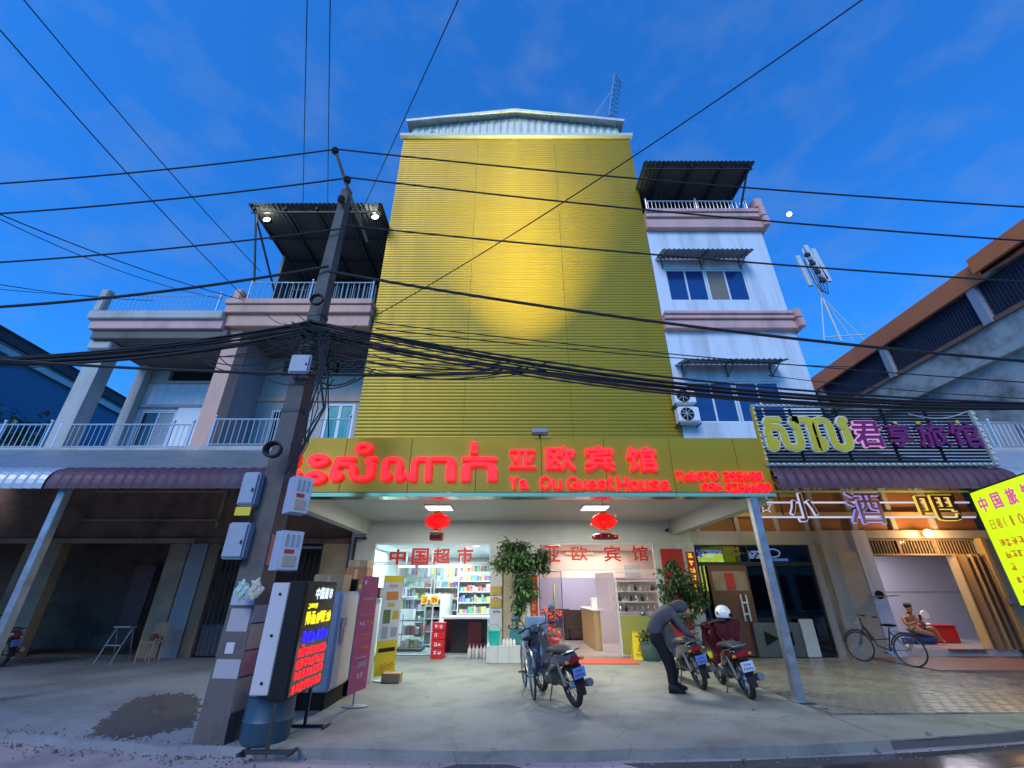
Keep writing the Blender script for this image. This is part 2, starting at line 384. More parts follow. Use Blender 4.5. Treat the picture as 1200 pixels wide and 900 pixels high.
mat('banner_yellow', (.7, .52, .01), .5, var=.05)
mat('banner_white', (.6, .62, .6), .5, var=.05)
mat('orange_print', (.6, .22, .03), .5)
mat('print_pale', (.62, .45, .42), .6)
mat('print_grey', (.32, .34, .36), .6)
mat('print_red', (.5, .03, .02), .6)
mat('gold_print', (.6, .42, .06), .4, metal=.3)
mat('machine_blue', (.34, .37, .46), .4, var=.04)
mat('machine_pale', (.5, .48, .5), .4, var=.05)
mat('cardboard', (.36, .24, .12), .8, var=.15, scale=4)
mat('carton_orange', (.42, .15, .05), .7, var=.2, scale=4)
mat('tile_white', (.55, .56, .52), .3, var=.06, stain=(.4, .4, .36), sfac=.4, sscale=3)
mat('teal_plastic', (.01, .42, .34), .35, var=.06)
mat('pot_teal', (.05, .2, .22), .25, var=.15, scale=4)
mat('pot_dark', (.06, .12, .1), .4, var=.15)
mat('soil', (.04, .03, .02), .9)
mat('leaf', (.075, .155, .055), .5, var=.45, scale=9)
mat('leaf_light', (.1, .17, .055), .5, var=.4, scale=9)
mat('leaf_dark', (.045, .09, .04), .6, var=.4, scale=6)
mat('bark', (.12, .09, .06), .85, var=.3, scale=10, bump=.5)
mat('mat_red', (.55, .1, .05), .9, var=.15, scale=12, bump=.5, bscale=80)
mat('caution', (.75, .6, .01), .4, var=.05)
mat('olive_film', (.34, .33, .07), .35, var=.1, scale=1.2)
mat('red_paper', (.5, .02, .025), .5, var=.12, scale=3)
mat('red_letter', (.62, .025, .02), .5, var=.05)
mat('lilac_wall', (.5, .48, .58), .7, var=.05, scale=.6)
mat('pink_wall', (.66, .56, .52), .7, var=.05, scale=.6)
mat('floor_tile', (.55, .5, .46), .15, var=.08, scale=1.5)
mat('shop_floor', (.5, .55, .56), .2, var=.08, scale=1.5)
mat('sofa_dark', (.055, .05, .065), .6, var=.2, scale=8)
mat('sofa_brown', (.05, .035, .03), .6, var=.2, scale=8)
mat('sofa_beige', (.35, .3, .26), .7, var=.1)
mat('jacket_blue', (.2, .3, .36), .85, var=.2, scale=5, bump=.3, bscale=20)
mat('jacket_navy', (.04, .05, .1), .85, var=.2, scale=5)
mat('hoodie', (.07, .07, .078), .9, var=.25, scale=8, bump=1.0, bscale=11, spec=.2)
mat('trousers', (.012, .012, .014), .9, var=.3, scale=8, bump=1.0, bscale=12, spec=.15)
mat('skin', (.32, .16, .09), .55, var=.1, scale=8)
mat('hair', (.012, .01, .009), .6, var=.2)
mat('jacket_maroon', (.07, .012, .016), .9, var=.3, scale=6, bump=.8, bscale=14, spec=.15)
mat('maroon', (.07, .006, .009), .22, var=.15, coat=.5)
mat('paint_grey', (.07, .075, .085), .25, var=.15, coat=.5)
mat('paint_navy', (.03, .04, .1), .25, var=.15, coat=.5)
mat('seat_vinyl', (.035, .04, .045), .5, var=.2)
mat('plate_blue', (.12, .2, .5), .4, var=.1)
mat('plate_white', (.45, .5, .62), .4, var=.1)
mat('tail_red', (.25, .01, .015), .2, var=.2)
mat('amber', (.55, .18, .02), .25)
mat('helmet_white', (.75, .76, .78), .2, var=.04, coat=.5)
mat('mirror', (.5, .52, .5), .08, metal=.9)
mat('red_plastic', (.55, .015, .02), .35, var=.08)
mat('blue_cloth', (.04, .07, .25), .85, var=.2)
mat('yellow_letter', (.55, .43, .01), .5, var=.06)
mat('violet_letter', (.16, .01, .1), .5, var=.1)
mat('dim_red_letter', (.2, .015, .02), .5, var=.1)
mat('pale_outline', (.7, .7, .62), .5)
mat('bulb_off', (.7, .72, .66), .2)
mat('wire', (.012, .012, .014), .7, var=.2)
mat('insulator', (.06, .04, .04), .3)
mat('brick_tile', (.22, .1, .06), .7, var=.3, scale=3)
mat('litter_white', (.65, .66, .68), .6)
mat('litter_green', (.35, .5, .42), .6)
mat('bag_tan', (.5, .46, .34), .6, var=.2, scale=5)
glow('e_red', (255, 10, 20), 1.7)
glow('e_red_core', (255, 30, 34), 1.3)
glow('e_panel', (250, 255, 235), 7)
glow('e_tube', (200, 245, 255), 6)
glow('e_flood', (245, 255, 225), 14)
glow('e_moon', (255, 225, 215), 14)
glow('e_warm', (255, 190, 110), 14)
glow('e_lantern', (235, 10, 14), 1.1)
glow('e_led_red', (255, 25, 40), 1.5)
glow('e_led_yellow', (255, 240, 20), 1.2)
glow('e_led_blue', (40, 25, 255), 1.4)
glow('e_led_white', (210, 225, 255), 1.3)
glow('e_sign_yellow', (205, 245, 15), 1.15)
glow('e_pixel_blue', (140, 185, 255), 1.2)
glow('e_pixel_green', (90, 235, 140), 1.0)
glow('e_yellow_screen', (190, 185, 40), 1.6)
glow('e_neon_white', (205, 205, 240), .8)
glow('e_neon_violet', (150, 140, 235), .8)
glow('e_neon_gold', (240, 215, 90), .9)
glow('e_neon_pink', (250, 175, 225), .55)
glow('e_couplet', (250, 215, 60), .8)
glow('e_board_text', (200, 120, 40), .8)
glow('e_board_pink', (225, 90, 170), .8)
glow('e_win_blue', (120, 170, 255), 5)
glow('e_win_white', (190, 215, 255), 5)
glow('e_win_green', (90, 235, 150), 3.5)
glow('e_spark', (255, 120, 60), 3)
glow('e_orange', (255, 80, 20), 1.2)
glass('glass_shop', (.9, .97, .97), .05)
glass('glass_lobby', (.97, .95, .93), .02)
glass('glass_dark', (.22, .24, .27), .04)
GM = {}
# ---------------------------------------------------------------- setting
def ST(o): o['kind'] = 'structure'; return o
ST(B('ground', 'earth', None, (-600, 600, -300, 1500, -.6, -.2)))
road = ST(B('road', 'asphalt', None, (-60, 60, -9, 6.9, -.25, -.10)))
ST(MB().prism([(-60, -16), (60, -16), (60, -8.9), (-60, -8.9)], -.25, -.02).build('pavement', 'slab_left'))
rnd = random.Random(3)
def kerbline(x):
    return 6.03 + .018 * x * x if abs(x) < 8 else 7.18 + (abs(x) - 8) * .03
def front(x0, x1, n, jit=0.):
    return [(x0 + (x1 - x0) * i / n, kerbline(x0 + (x1 - x0) * i / n) + rnd.uniform(-jit, jit)) for i in range(n + 1)]
# the concrete pad in front of the guesthouse
ST(MB().prism(front(-2.75, 4.45, 18, .03) + [(4.6, 13.6), (-4.3, 13.6), (-4.3, 8.2)], -.12, 0.).build('concrete_pad', 'slab'))
ST(MB().prism(front(-40, -2.75, 60, .10) + [(-4.3, 8.2), (-4.3, 13.7), (-40, 13.7)], -.13, -.02).build('left_forecourt', 'slab_left'))
_dp = [gr(x, y) for x, y in ((104, 862), (112, 848), (128, 832), (155, 818), (185, 811), (212, 809), (234, 814), (240, 826), (234, 840), (222, 852), (200, 858), (165, 862), (130, 866))]
_dc = sum(_dp, Vector()) / len(_dp); _v = []; _f = []; _m = 78
for j in range(7):
    for i in range(_m):
        t_ = i / _m * len(_dp); a_ = _dp[int(t_) % len(_dp)].lerp(_dp[(int(t_) + 1) % len(_dp)], t_ % 1); k_ = 1 - j / 7
        e_ = 1 + .04 * math.sin(i * .4) + .02 * math.sin(i * .97 + 1); p_ = _dc.lerp(a_, k_ * e_); _v.append((p_.x, p_.y, -.024 + .04 * (1 - k_ ** 2) + .008 * math.sin(i * 1.7 + j * 2)))
for j in range(6):
    for i in range(_m): _f.append((j*_m+i, j*_m+(i+1)%_m, (j+1)*_m+(i+1)%_m, (j+1)*_m+i))
_f.append(tuple(6*_m+i for i in range(_m)))
ST(MB().add(_v, _f).build('dirt_mound', 'dirt', None, True))
# right forecourt: a strip of bare concrete, then pavers
pf = ST(MB().prism(front(4.45, 40, 40, .04) + [(40, 13.7), (4.6, 13.7)], -.12, -.012).build('paved_forecourt', 'grout'))
ST(MB().prism([(4.45, 6.42)] + [(x, kerbline(x) + .02) for x in (5, 6, 7, 8, 10, 12, 16)] + [(16, 8.0), (10, 7.75), (7, 7.6), (4.5, 7.5)], -.012, .002).build('concrete_strip', 'slab'))
pv = None; rest = MB(); cnt = 0; slots = []
for j in range(37):
    y = 7.66 + j * .16
    for i in range(40):
        x = 4.62 + i * .22 + (j % 2) * .11
        if x + .2 > 8.9 + 4.2: continue
        if y > 11.2 and x > 9.35: continue
        if y + .14 > 13.45 or (x > 10.9 + (y - 7.6) * -.4 and y > 9.6 and x > 9.3): continue
        slots.append((x, y))
for x, y in slots:
    hz = rnd.uniform(-.004, .004)
    if cnt < 300:
        if pv is None:
            pv = MB().bb(x, x + .205, y, y + .145, -.012, .008, .006).build('paver', 'paver', pf); px0, py0 = x, y; base_loc = pv.location.copy()
        else:
            o = bpy.data.objects.new('paver', pv.data); col.objects.link(o); o.parent = pf; o.location = Vector((x - px0, y - py0, hz)); o.rotation_euler = (rnd.uniform(-.012, .012), rnd.uniform(-.012, .012), 0) if False else (0, 0, 0)
    else: rest.box(x, x + .205, y, y + .145, -.012, .006 + hz)
    cnt += 1
tag(rest.build('paver_field', 'paver', pf), kind='stuff')
ST(MB().prism([(9.35, 11.2), (14.2, 11.2), (16, 9.0), (16, 13.6), (9.35, 13.6)], -.012, .03).build('red_floor', 'red_tile'))
# puddle and crumbled kerb edge
ST(MB().prism([(3.0, 5.4), (4.2, 5.5), (5.2, 5.85), (6.4, 6.15), (8.6, 6.75), (8.6, 7.0), (6.6, 6.72), (5.2, 6.42), (4.3, 6.28), (2.4, 6.05), (1.2, 5.98), (1.5, 5.72)], -.102, -.096).build('puddle', 'wet'))
ST(MB().prism([(-.75, 5.84), (-.3, 5.82), (.1, 5.86), (-.05, 5.95), (-.6, 5.96)], -.102, -.097).build('puddle', 'wet'))
g = MB()
for i in range(1500):
    x = rnd.uniform(-9.5, 7.5)
    if x > -2.7 and rnd.random() < .85: continue
    y = kerbline(x) + rnd.gauss(-.08, .14); s = rnd.uniform(.003, .014) * (2.6 if rnd.random() < .04 else 1)
    g.obox((x, y, -.1 + s * .4 if y < kerbline(x) else -.01 + s * .3), (s * 1.6, s * 1.2, s), (rnd.random() * 3, rnd.random() * 3, rnd.random() * 3))
tag(g.build('gravel', 'rubble'), kind='stuff')
def litter(name, m, x, y, z, s, label, cat):
    bm = bmesh.new(); bmesh.ops.create_icosphere(bm, subdivisions=2, radius=1)
    mb = MB().add([(x + v.co.x * s[0] * rnd.uniform(.75, 1.1), y + v.co.y * s[1] * rnd.uniform(.75, 1.1), z + s[2] + v.co.z * s[2] * rnd.uniform(.6, 1.1)) for v in bm.verts], [[v.index for v in f.verts] for f in bm.faces]); bm.free()
    tag(mb.build(name, m, None, True), label, cat)
p = gr(941, 876, -.1); litter('plastic_bag', 'litter_white', p.x, p.y, -.1, (.12, .07, .03), 'crumpled white plastic bag lying in the puddle below the kerb', 'litter')
p = gr(953, 872, -.1); litter('paper_cup', 'litter_white', p.x, p.y, -.1, (.035, .03, .03), 'tiny white scrap beside the crumpled bag in the puddle', 'litter')
p = gr(1031, 872, -.1); litter('crushed_can', 'litter_green', p.x, p.y, -.1, (.05, .035, .03), 'crushed pale can at the puddle edge below the pavers', 'litter')
p = gr(163, 868, -.1); litter('paper_scrap', 'litter_white', p.x, p.y, -.1, (.07, .04, .03), 'white scrap in the gutter below the dirt patch', 'litter')
p = gr(138, 868, -.1); litter('paper_scrap', 'litter_white', p.x, p.y, -.1, (.05, .03, .015), 'smaller white scrap in the gutter, leftmost of the litter', 'litter')
p = gr(215, 872, -.1); litter('green_scrap', 'litter_green', p.x, p.y, -.1, (.08, .05, .02), 'pale green scrap in the gutter left of the pole foot', 'litter')
p = gr(883, 832, 0); litter('red_scrap', 'red_plastic', p.x, p.y, 0, (.03, .03, .008), 'small red scrap on the concrete before the parked scooters', 'litter')

# ---------------------------------------------------------------- guesthouse
GH = T('guesthouse_building', 'tall building clad in ribbed golden metal above a lit shop front', 'building', (.17, 13, 0))
xs = [-4.5, -1.4, 1.75, 4.87]
for a, b in zip(xs[:-1], xs[1:]):
    g = MB(); prof = []; z = 3.72; pt = .1
    while z < 18.5:
        prof += [(11.716, z), (11.707, z + .004), (11.702, z + .03), (11.700, z + .055), (11.703, z + .085), (11.712, z + .104)]; z += pt + .01
    a2, b2 = a + .004, b - .004
    vs = [(x, y, zz) for y, zz in prof for x in (a2, b2)]
    g.add(vs, [(2*i, 2*i+1, 2*i+3, 2*i+2) for i in range(len(prof) - 1)])
    g.build('cladding_sheet', 'gold_clad', GH)
B('side_wall', 'gold_clad', GH, (-4.5, -4.42, 11.73, 24, 3.72, 18.5)); B('side_wall', 'gold_clad', GH, (4.79, 4.87, 11.73, 24, 3.72, 18.5))
B('rear_wall', 'old_concrete', GH, (-4.42, 4.79, 23.8, 24, 3.72, 18.5))
B('flat_roof', 'old_concrete', GH, (-4.42, 4.79, 11.75, 23.8, 18.3, 18.45))
B('top_trim', 'trim_green', GH, (-4.62, 4.98, 11.56, 11.76, 18.52, 18.68))
g = MB(); n = 120
vs = []; fs = []
for i in range(n + 1):
    x = -4.4 + 9.1 * i / n; y = 12.25 + (.02 if i % 4 < 2 else -.01); zt = 20.55 - abs(x - .15) / 4.6 * .75 + .2
    vs += [(x, y, 18.45), (x, y, zt)]
fs = [(2*i, 2*i+2, 2*i+3, 2*i+1) for i in range(n)]
g.add(vs, fs).build('gable_wall', 'gable', GH)
for s in (-1, 1):
    x0, x1 = .15, .15 + s * 4.75; z0, z1 = 20.85, 20.1
    g = MB(); g.add([(x0, 12.0, z0), (x1, 12.0, z1), (x1, 24, z1), (x0, 24, z0), (x0, 12.0, z0 + .05), (x1, 12.0, z1 + .05), (x1, 24, z1 + .05), (x0, 24, z0 + .05)],
                    [(0,3,2,1),(4,5,6,7),(0,1,5,4),(1,2,6,5),(2,3,7,6),(3,0,4,7)]); g.build('gable_roof', 'gable', GH)
    g = MB().bar((x0, 11.97, z0 + .0), (x1, 11.97, z1 + .0), .06, .14); g.build('fascia', 'gable', GH)
    for k in range(5):
        t = (k + .6) / 5; x = x0 + (x1 - x0) * t; z = z0 + (z1 - z0) * t
        MB().bar((x, 12.0, z - .07), (x, 12.24, z - .07), .05, .1).build('purlin', 'trim_green', GH)
MB().tube([(-3.6, 12.25, 19.7), (-3.4, 12.15, 19.65), (-3.25, 12.12, 19.4), (-3.2, 12.12, 18.7)], .045, 8).build('drain_pipe', 'off_white', GH, True)
B('shop_ceiling', 'ceiling_board', GH, (-4.25, 4.75, 8.55, 13.5, 3.5, 3.56))
B('canopy_roof', 'old_concrete', GH, (-4.5, 4.87, 8.5, 13.6, 3.58, 3.7))
B('canopy_beam', 'ceiling_board', GH, (-4.5, -4.25, 8.62, 13.5, 3.1, 3.575)); B('canopy_beam', 'ceiling_board', GH, (4.75, 4.995, 8.62, 13.5, 3.1, 3.575))
# shop front wall with two openings
B('lintel', 'shop_wall', GH, (-4.75, 5.32, 13.5, 13.7, 2.87, 3.5))
B('pillar', 'shop_wall', GH, (-4.75, -4.05, 13.5, 13.7, 0, 2.87)); B('pillar', 'shop_wall', GH, (-.62, -.28, 13.46, 13.7, 0, 2.87))
B('pillar', 'shop_wall', GH, (.42, .76, 13.5, 13.7, 0, 2.87)); B('pillar', 'shop_wall', GH, (4.17, 4.78, 13.5, 13.7, 0, 2.87))
B('pillar', 'white_wall', GH, (4.78, 5.32, 13.44, 13.7, 0, 2.87))
B('beige_wall_panel', 'beige_panel', GH, (-.28, .42, 13.52, 13.6, 0, 2.6)); B('infill_wall', 'shop_wall', GH, (-.28, .42, 13.55, 13.7, 2.6, 2.87))
B('camera_arm', 'dark_metal', GH, (-4.62, -4.57, 13.35, 13.45, 1.6, 3.02), (-4.62, -4.35, 13.35, 13.42, 2.98, 3.02))
# interior shells: market (left) and lobby (right)
def room(name, x0, x1, y0, y1, z0, z1, wall, floor, ceil, parent):
    B(name + '_back_wall', wall, parent, (x0, x1, y1, y1 + .1, z0, z1)); B(name + '_side_wall', wall, parent, (x0 - .1, x0, y0, y1 + .1, z0, z1))
    B(name + '_side_wall', wall, parent, (x1, x1 + .1, y0, y1 + .1, z0, z1)); B(name + '_floor', floor, parent, (x0, x1, y0 - .15, y1, z0 - .05, z0 + .01)); B(name + '_ceiling', ceil, parent, (x0, x1, y0, y1, z1, z1 + .08))
room('market', -4.45, -.45, 13.71, 19.6, .03, 2.86, 'shop_wall', 'shop_floor', 'white', GH)
room('lobby', .45, 5.1, 13.71, 19.7, .03, 2.86, 'lilac_wall', 'floor_tile', 'pink_wall', GH)
B('lobby_bulkhead', 'pink_wall', GH, (.46, 5.09, 16.2, 16.4, 2.0, 2.855)); B('lobby_side_lining', 'pink_wall', GH, (5.0, 5.09, 13.72, 16.19, .05, 2.85))
# glazing of the market
def win(name, x0, x1, z0, z1, y, glassm, framem, parent, fw=.04, d=.05, bars=()):
    f = MB().box(x0, x1, y, y + d, z0, z0 + fw).box(x0, x1, y, y + d, z1 - fw, z1).box(x0, x0 + fw, y, y + d, z0 + fw, z1 - fw).box(x1 - fw, x1, y, y + d, z0 + fw, z1 - fw)
    for bx in bars: f.box(bx - fw / 2, bx + fw / 2, y, y + d, z0 + fw, z1 - fw)
    f = f.build(name, framem, parent)
    e = [x0 + fw] + [b for b in bars] + [x1 - fw]
    for i in range(len(e) - 1):
        a = e[i] + (fw / 2 if i else 0); b = e[i + 1] - (fw / 2 if i < len(e) - 2 else 0)
        gm = glassm[i] if isinstance(glassm, (list, tuple)) else glassm
        B('pane', gm, f, (a + .001, b - .001, y + d * .45, y + d * .55, z0 + fw, z1 - fw))
    return f
win('transom_window', -4.04, -.63, 2.32, 2.86, 13.52, 'glass_shop', 'frame_white', GH, .03, bars=(-2.33,))
win('shop_window', -4.04, -3.3, .02, 2.31, 13.52, 'glass_shop', 'frame_white', GH, .03)
win('sliding_door', -3.29, -2.2, .02, 2.31, 13.56, 'glass_shop', 'frame_white', GH, .03)
win('transom_window', .77, 4.16, 2.12, 2.86, 13.52, 'glass_lobby', 'frame_white', GH, .03)
win('glass_door', .77, 1.42, .02, 2.1, 13.54, 'glass_lobby', 'chrome', GH, .02)
f = win('side_window', 2.95, 4.16, .02, 2.1, 13.54, 'glass_lobby', 'frame_white', GH, .03)
B('window_film', 'olive_film', f, (2.99, 4.13, 13.52, 13.535, .06, .97))
MB().tube([(1.18, 13.45, .85), (1.18, 13.45, 1.75)], .022, 8).build('door_handle', 'chrome', GH, True)
# the leaf that stands open
g = MB(); g.add([(2.93, 13.6, .03), (2.55, 14.5, .03), (2.55, 14.5, 2.08), (2.93, 13.6, 2.08)], [(0, 1, 2, 3)]); g.build('glass_door', 'glass_lobby', GH)
# red lettering on the transoms
for ch, r in zip('中国超市', [(457, 644, 475, 661), (483, 643, 502, 661), (508, 643, 527, 660), (536, 642, 554, 660)]):
    pxglyph(ch, r, 13.5, 'red_letter', GH, .008, .035)
for ch, r in zip('亚欧宾馆', [(638, 640, 656, 658), (670, 640, 688, 657), (708, 640, 727, 658), (741, 640, 759, 657)]):
    pxglyph(ch, r, 13.5, 'red_letter', GH, .008, .02)
for k, (a, b) in enumerate(((687, 697), (702, 712))):
    p0 = at(577, b, 13.44); p1 = at(588, a, 13.44)
    pl = B('yellow_plate', 'gold_print', GH, (-.6, -.3, 13.43, 13.455, p0.z, p1.z)); scribble(MB(), (-.58, 13.43, p0.z + .06), UX, UZ, .26, .08, 6, .004, seed=k).build('print', 'print_pale', pl)
    scribble(MB(), (-.52, 13.455, p0.z - .14), UX, UZ, .2, .08, 3, .006, seed=k + 9).build('print', 'blue_cloth', GH)
# ---- market interior
for i, (a, b) in enumerate(((466, 486), (491, 522), (527, 552))):
    p0 = at(a, 664, 16.5); p1 = at(b, 664, 16.5)
    t = MB().tube([(p0.x, 16.5, p0.z), (p1.x, 16.5, p0.z)], .03, 8).build('tube_light', 'e_tube', None, True)
    tag(t, ['left', 'middle', 'right'][i] + ' one of three white tube lights hanging in the market', 'tube light', 'tube lights in the market')
    MB().bar(((p0.x+p1.x)/2, 16.5, p0.z+.03), ((p0.x+p1.x)/2, 16.5, 2.86), .015).build('hanger', 'frame_white', t)
for x in (-3.6, -1.4): lamp('AREA', (x, 15.6, 2.8), 32, (.74, .96, 1), 1.6, (0, 0, 0))
lamp('AREA', (-2.4, 18.2, 2.8), 22, (.78, .97, 1), 2.0, (0, 0, 0))
COLS = []
for i, c in enumerate([(.5, .05, .06), (.06, .12, .45), (.6, .5, .1), (.55, .6, .65), (.08, .35, .18), (.55, .12, .35), (.1, .35, .5), (.5, .28, .08), (.2, .08, .3), (.65, .62, .55), (.7, .3, .4), (.1, .1, .12)]):
    COLS.append('goods%d' % i); mat('goods%d' % i, c, .4, var=.8, scale=22, stain=(.5, .5, .48), sfac=.8, sscale=16)
def shelf(x0, x1, y0, y1, zs, label, where='', depth_goods=.2, items=7, hh=.24, facing='y'):
    t = T('display_shelf', label, 'shelf', ((x0 + x1) / 2, (y0 + y1) / 2, .04))
    for x in (x0, x1 - .03):
        MB().box(x, x + .03, y0, y1, .04, zs[-1] + .35).build('upright', 'white', t)
    for z in zs: MB().box(x0 + .03, x1 - .03, y0, y1, z, z + .025).build('shelf_board', 'white', t)
    MB().box(x0 + .03, x1 - .03, y1 - .02, y1, .05, zs[-1] + .35).build('back_panel', 'off_white', t)
    L = (x1 - x0 - .1) if facing == 'y' else (y1 - y0 - .06)
    for z in zs:
        u = .03
        while u < L - .04:
            w_ = rnd.uniform(.07, .2); h_ = rnd.uniform(.5, 1) * hh; w_ = min(w_, L - u)
            if facing == 'y': bx = (x0 + .04 + u, x0 + .04 + u + w_ - .01, y0 + .02, y1 - .04, z + .026, z + .026 + h_)
            else: bx = (x0 + .04, x1 - .04, y0 + .03 + u, y0 + .03 + u + w_ - .01, z + .026, z + .026 + h_)
            o = MB().bb(*bx, .008).build('boxed_goods', rnd.choice(COLS)); GOODS.append(o); tag(o, 'small coloured packet on ' + where, 'packet', 'packets on ' + where); u += w_
GOODS = []
shelf(-4.3, -3.2, 18.9, 19.45, [.1, .5, .9, 1.3, 1.7], 'white shelf of folded clothes and packets at the left of the market back wall', 'the left shelf at the market back wall')
shelf(-3.1, -2.1, 18.9, 19.45, [.1, .5, .9, 1.3, 1.7], 'white shelf of hanging goods in the middle of the market back wall', 'the middle shelf at the market back wall')
shelf(-1.95, -.7, 17.2, 17.7, [.1, .5, .85, 1.2, 1.55, 1.9], 'white shelf of bottles and tins behind the black market counter', 'the shelf behind the black market counter', hh=.26)
shelf(-2.75, -2.25, 15.3, 18.3, [.1, .45, .8, 1.15], 'sloping aisle shelf of snacks left of the market counter', 'the aisle shelf left of the market counter', facing='x', hh=.22)
t = T('wire_rack', 'low wire basket rack standing inside the market sliding door', 'rack', (-2.95, 14.6, .04))
for z in (.12, .45, .8):
    for k in range(9): MB().bar((-3.3, 14.3 + k * .07, z), (-2.6, 14.3 + k * .07, z), .012).build('wire_bar', 'chrome', t)
for x in (-3.3, -2.6):
    for y in (14.3, 14.86): MB().bar((x, y, .04), (x, y, .95), .02).build('post', 'chrome', t)
MB().box(-3.32, -2.58, 14.28, 14.88, .04, .1).build('base', 'black', t)
for k in range(10):
    x = -3.22 + (k % 5) * .13; z = .13 if k < 5 else .46
    tag(MB().bb(x, x + .11, 14.4, 14.7, z, z + rnd.uniform(.14, .24), .01).build('snack_bag', rnd.choice(COLS)), 'snack bag lying in the wire basket rack inside the sliding door', 'packet', 'snack bags in the wire rack')
t = T('counter', 'black fronted market counter with a white top', 'counter', (-1.25, 14.5, .04))
MB().bb(-1.95, -.7, 14.0, 14.7, .04, .86, .01).build('front_panel', 'black_gloss', t); MB().bb(-2.0, -.66, 13.95, 14.75, .87, .93, .01).build('counter_top', 'white', t)
t = tag(MB().bb(-1.22, -.85, 13.75, 13.93, .04, .8, .02).build('magazine_stand', 'maroon'), 'dark red rack of papers against the black counter', 'rack')
p = at(488, 703, 13.5)
s = T('push_sticker', 'pair of orange yellow stickers side by side on the sliding door glass', 'sticker', (p.x, 13.5, p.z))
for (a, b) in ((493, 502), (504, 514)):
    q0 = at(a, 708, 13.5); q1 = at(b, 698, 13.5); e = B('sticker', 'e_couplet', s, (q0.x, q1.x, 13.49, 13.5, q0.z, q1.z))
    scribble(MB(), (q0.x + .02, 13.489, q0.z + .03), UX, UZ, q1.x - q0.x - .04, q1.z - q0.z - .06, 1, .004, 7, seed=a).build('print', 'print_red', e)
for k in range(4):
    z = .04 + k * .2
    o = MB().bb(-2.12, -1.78, 13.15, 13.42, z if k else .0, z + .19, .01).build('drink_carton', 'red_plastic'); scribble(MB(), (-2.06, 13.149, z + .05), UX, UZ, .22, .09, 2, .004, seed=k).build('print', 'white', o)
    tag(o, ['bottom', 'second from bottom', 'third from bottom', 'topmost'][k] + ' red carton of drinks in the stack left of the black counter', 'carton', 'red cartons stacked at the market door')
o = MB().bb(-3.7, -3.28, 13.8, 14.2, .04, .62, .03).build('red_cooler', 'red_plastic'); MB().bb(-3.66, -3.32, 13.82, 14.18, .621, .67, .01).build('lid', 'dark_metal', o)
tag(o, 'small red drink cooler inside the market window', 'cooler')
for k in range(5):
    x = -1.12 + k * .1
    o = MB().lathe([(.045, 0), (.05, .03), (.05, .2), (.02, .24), (.02, .28)], (x, 13.3 + (k % 2) * .07, 0), 10).build('detergent_bottle', 'print_pale' if k % 2 else 'off_white', None, True); MB().lathe([(.025, 0), (.025, .04)], (x, 13.3 + (k % 2) * .07, .281), 8).build('cap', 'magenta', o)
    tag(o, 'pale pink detergent bottle in the row on the ground before the black counter', 'bottle', 'detergent bottles before the counter')
for k in range(26):
    x = -4.1 + k * .13 + rnd.uniform(-.02, .02); hh = rnd.uniform(.3, .55)
    o = MB().bb(x, x + .11, 18.5 + (k % 3) * .06, 18.53 + (k % 3) * .06, 2.5 - hh, 2.5, .01).build('hanging_garment', rnd.choice(COLS)); tag(o, 'coloured garment hanging in the row high at the back of the market', 'garment', 'garments hanging in the market')
for k in range(9):
    z = .9 + (k // 3) * .55; y = 14.2 + (k % 3) * .75
    o = B('wall_poster', rnd.choice(COLS), None, (-.47, -.452, y, y + .55, z, z + .42)); tag(o, 'bright poster on the right wall inside the market', 'poster', 'posters on the market wall')
for k in range(14):
    x = -3.9 + (k % 7) * .1; z = 1.45 if k < 7 else 1.1
    o = MB().bb(x, x + .085, 15.6, 15.9, z, z + rnd.uniform(.15, .27), .01).build('toy_box', rnd.choice(COLS)); tag(o, 'toy box on the low stand inside the market left window', 'box', 'toy boxes in the market window')
o = MB().bb(-4.0, -3.15, 15.5, 15.95, .04, 1.06, .01).bb(-4.0, -3.15, 15.5, 15.95, 1.4, 1.44, .005).build('display_stand', 'white'); tag(o, 'white display stand of toy boxes inside the market left window', 'stand')
# ---- lobby interior
lamp('AREA', (2.7, 14.9, 2.82), 28, (1, .86, .76), 2.2, (0, 0, 0)); lamp('AREA', (2.6, 18, 2.82), 22, (.95, .9, 1), 2.2, (0, 0, 0))
def armchair(name, x0, x1, y0, y1, h, m, m2, label):
    t = T(name, label, 'armchair', ((x0 + x1) / 2, (y0 + y1) / 2, .04))
    MB().bb(x0 + .15, x1 - .15, y0, y1 - .2, .05, .42, .06).build('seat', m2, t, True); MB().bb(x0, x1, y0, y0 + .22, .3, h, .07).build('backrest', m, t, True)
    for a, b in ((x0, x0 + .16), (x1 - .16, x1)): MB().bb(a, b, y0 + .02, y1, .05, .6, .05).build('armrest', m2, t, True)
armchair('armchair', 1.85, 2.75, 17.4, 18.3, .98, 'sofa_brown', 'sofa_brown', 'dark brown lounge chair with its back to the lobby door')
armchair('armchair', 1.35, 2.25, 18.4, 19.3, .98, 'sofa_dark', 'sofa_beige', 'dark grey lounge chair with beige arms behind the brown one')
t = T('reception_counter', 'pale wooden reception counter with a raised front in the lobby', 'counter', (2.9, 15.5, .04))
MB().bb(2.42, 2.5, 14.5, 17.0, .04, 1.05, .01).build('front_panel', 'tan_wood', t); MB().bb(2.36, 2.9, 14.45, 17.05, 1.06, 1.1, .01).build('counter_top', 'white', t); MB().bb(2.5, 3.1, 14.5, 14.58, .04, 1.04, .01).build('end_panel', 'tan_wood', t)
o = MB().bb(2.45, 2.7, 14.9, 15.2, 1.105, 1.4, .02).build('white_box', 'white'); tag(o, 'white paper box on the reception counter top', 'box')
c = T('glass_cabinet', 'white shelved cabinet of small figures behind the lobby side window', 'cabinet', (3.6, 14.6, .04))
MB().box(3.0, 4.5, 14.85, 14.9, 1.0, 1.85).build('back_panel', 'white', c)
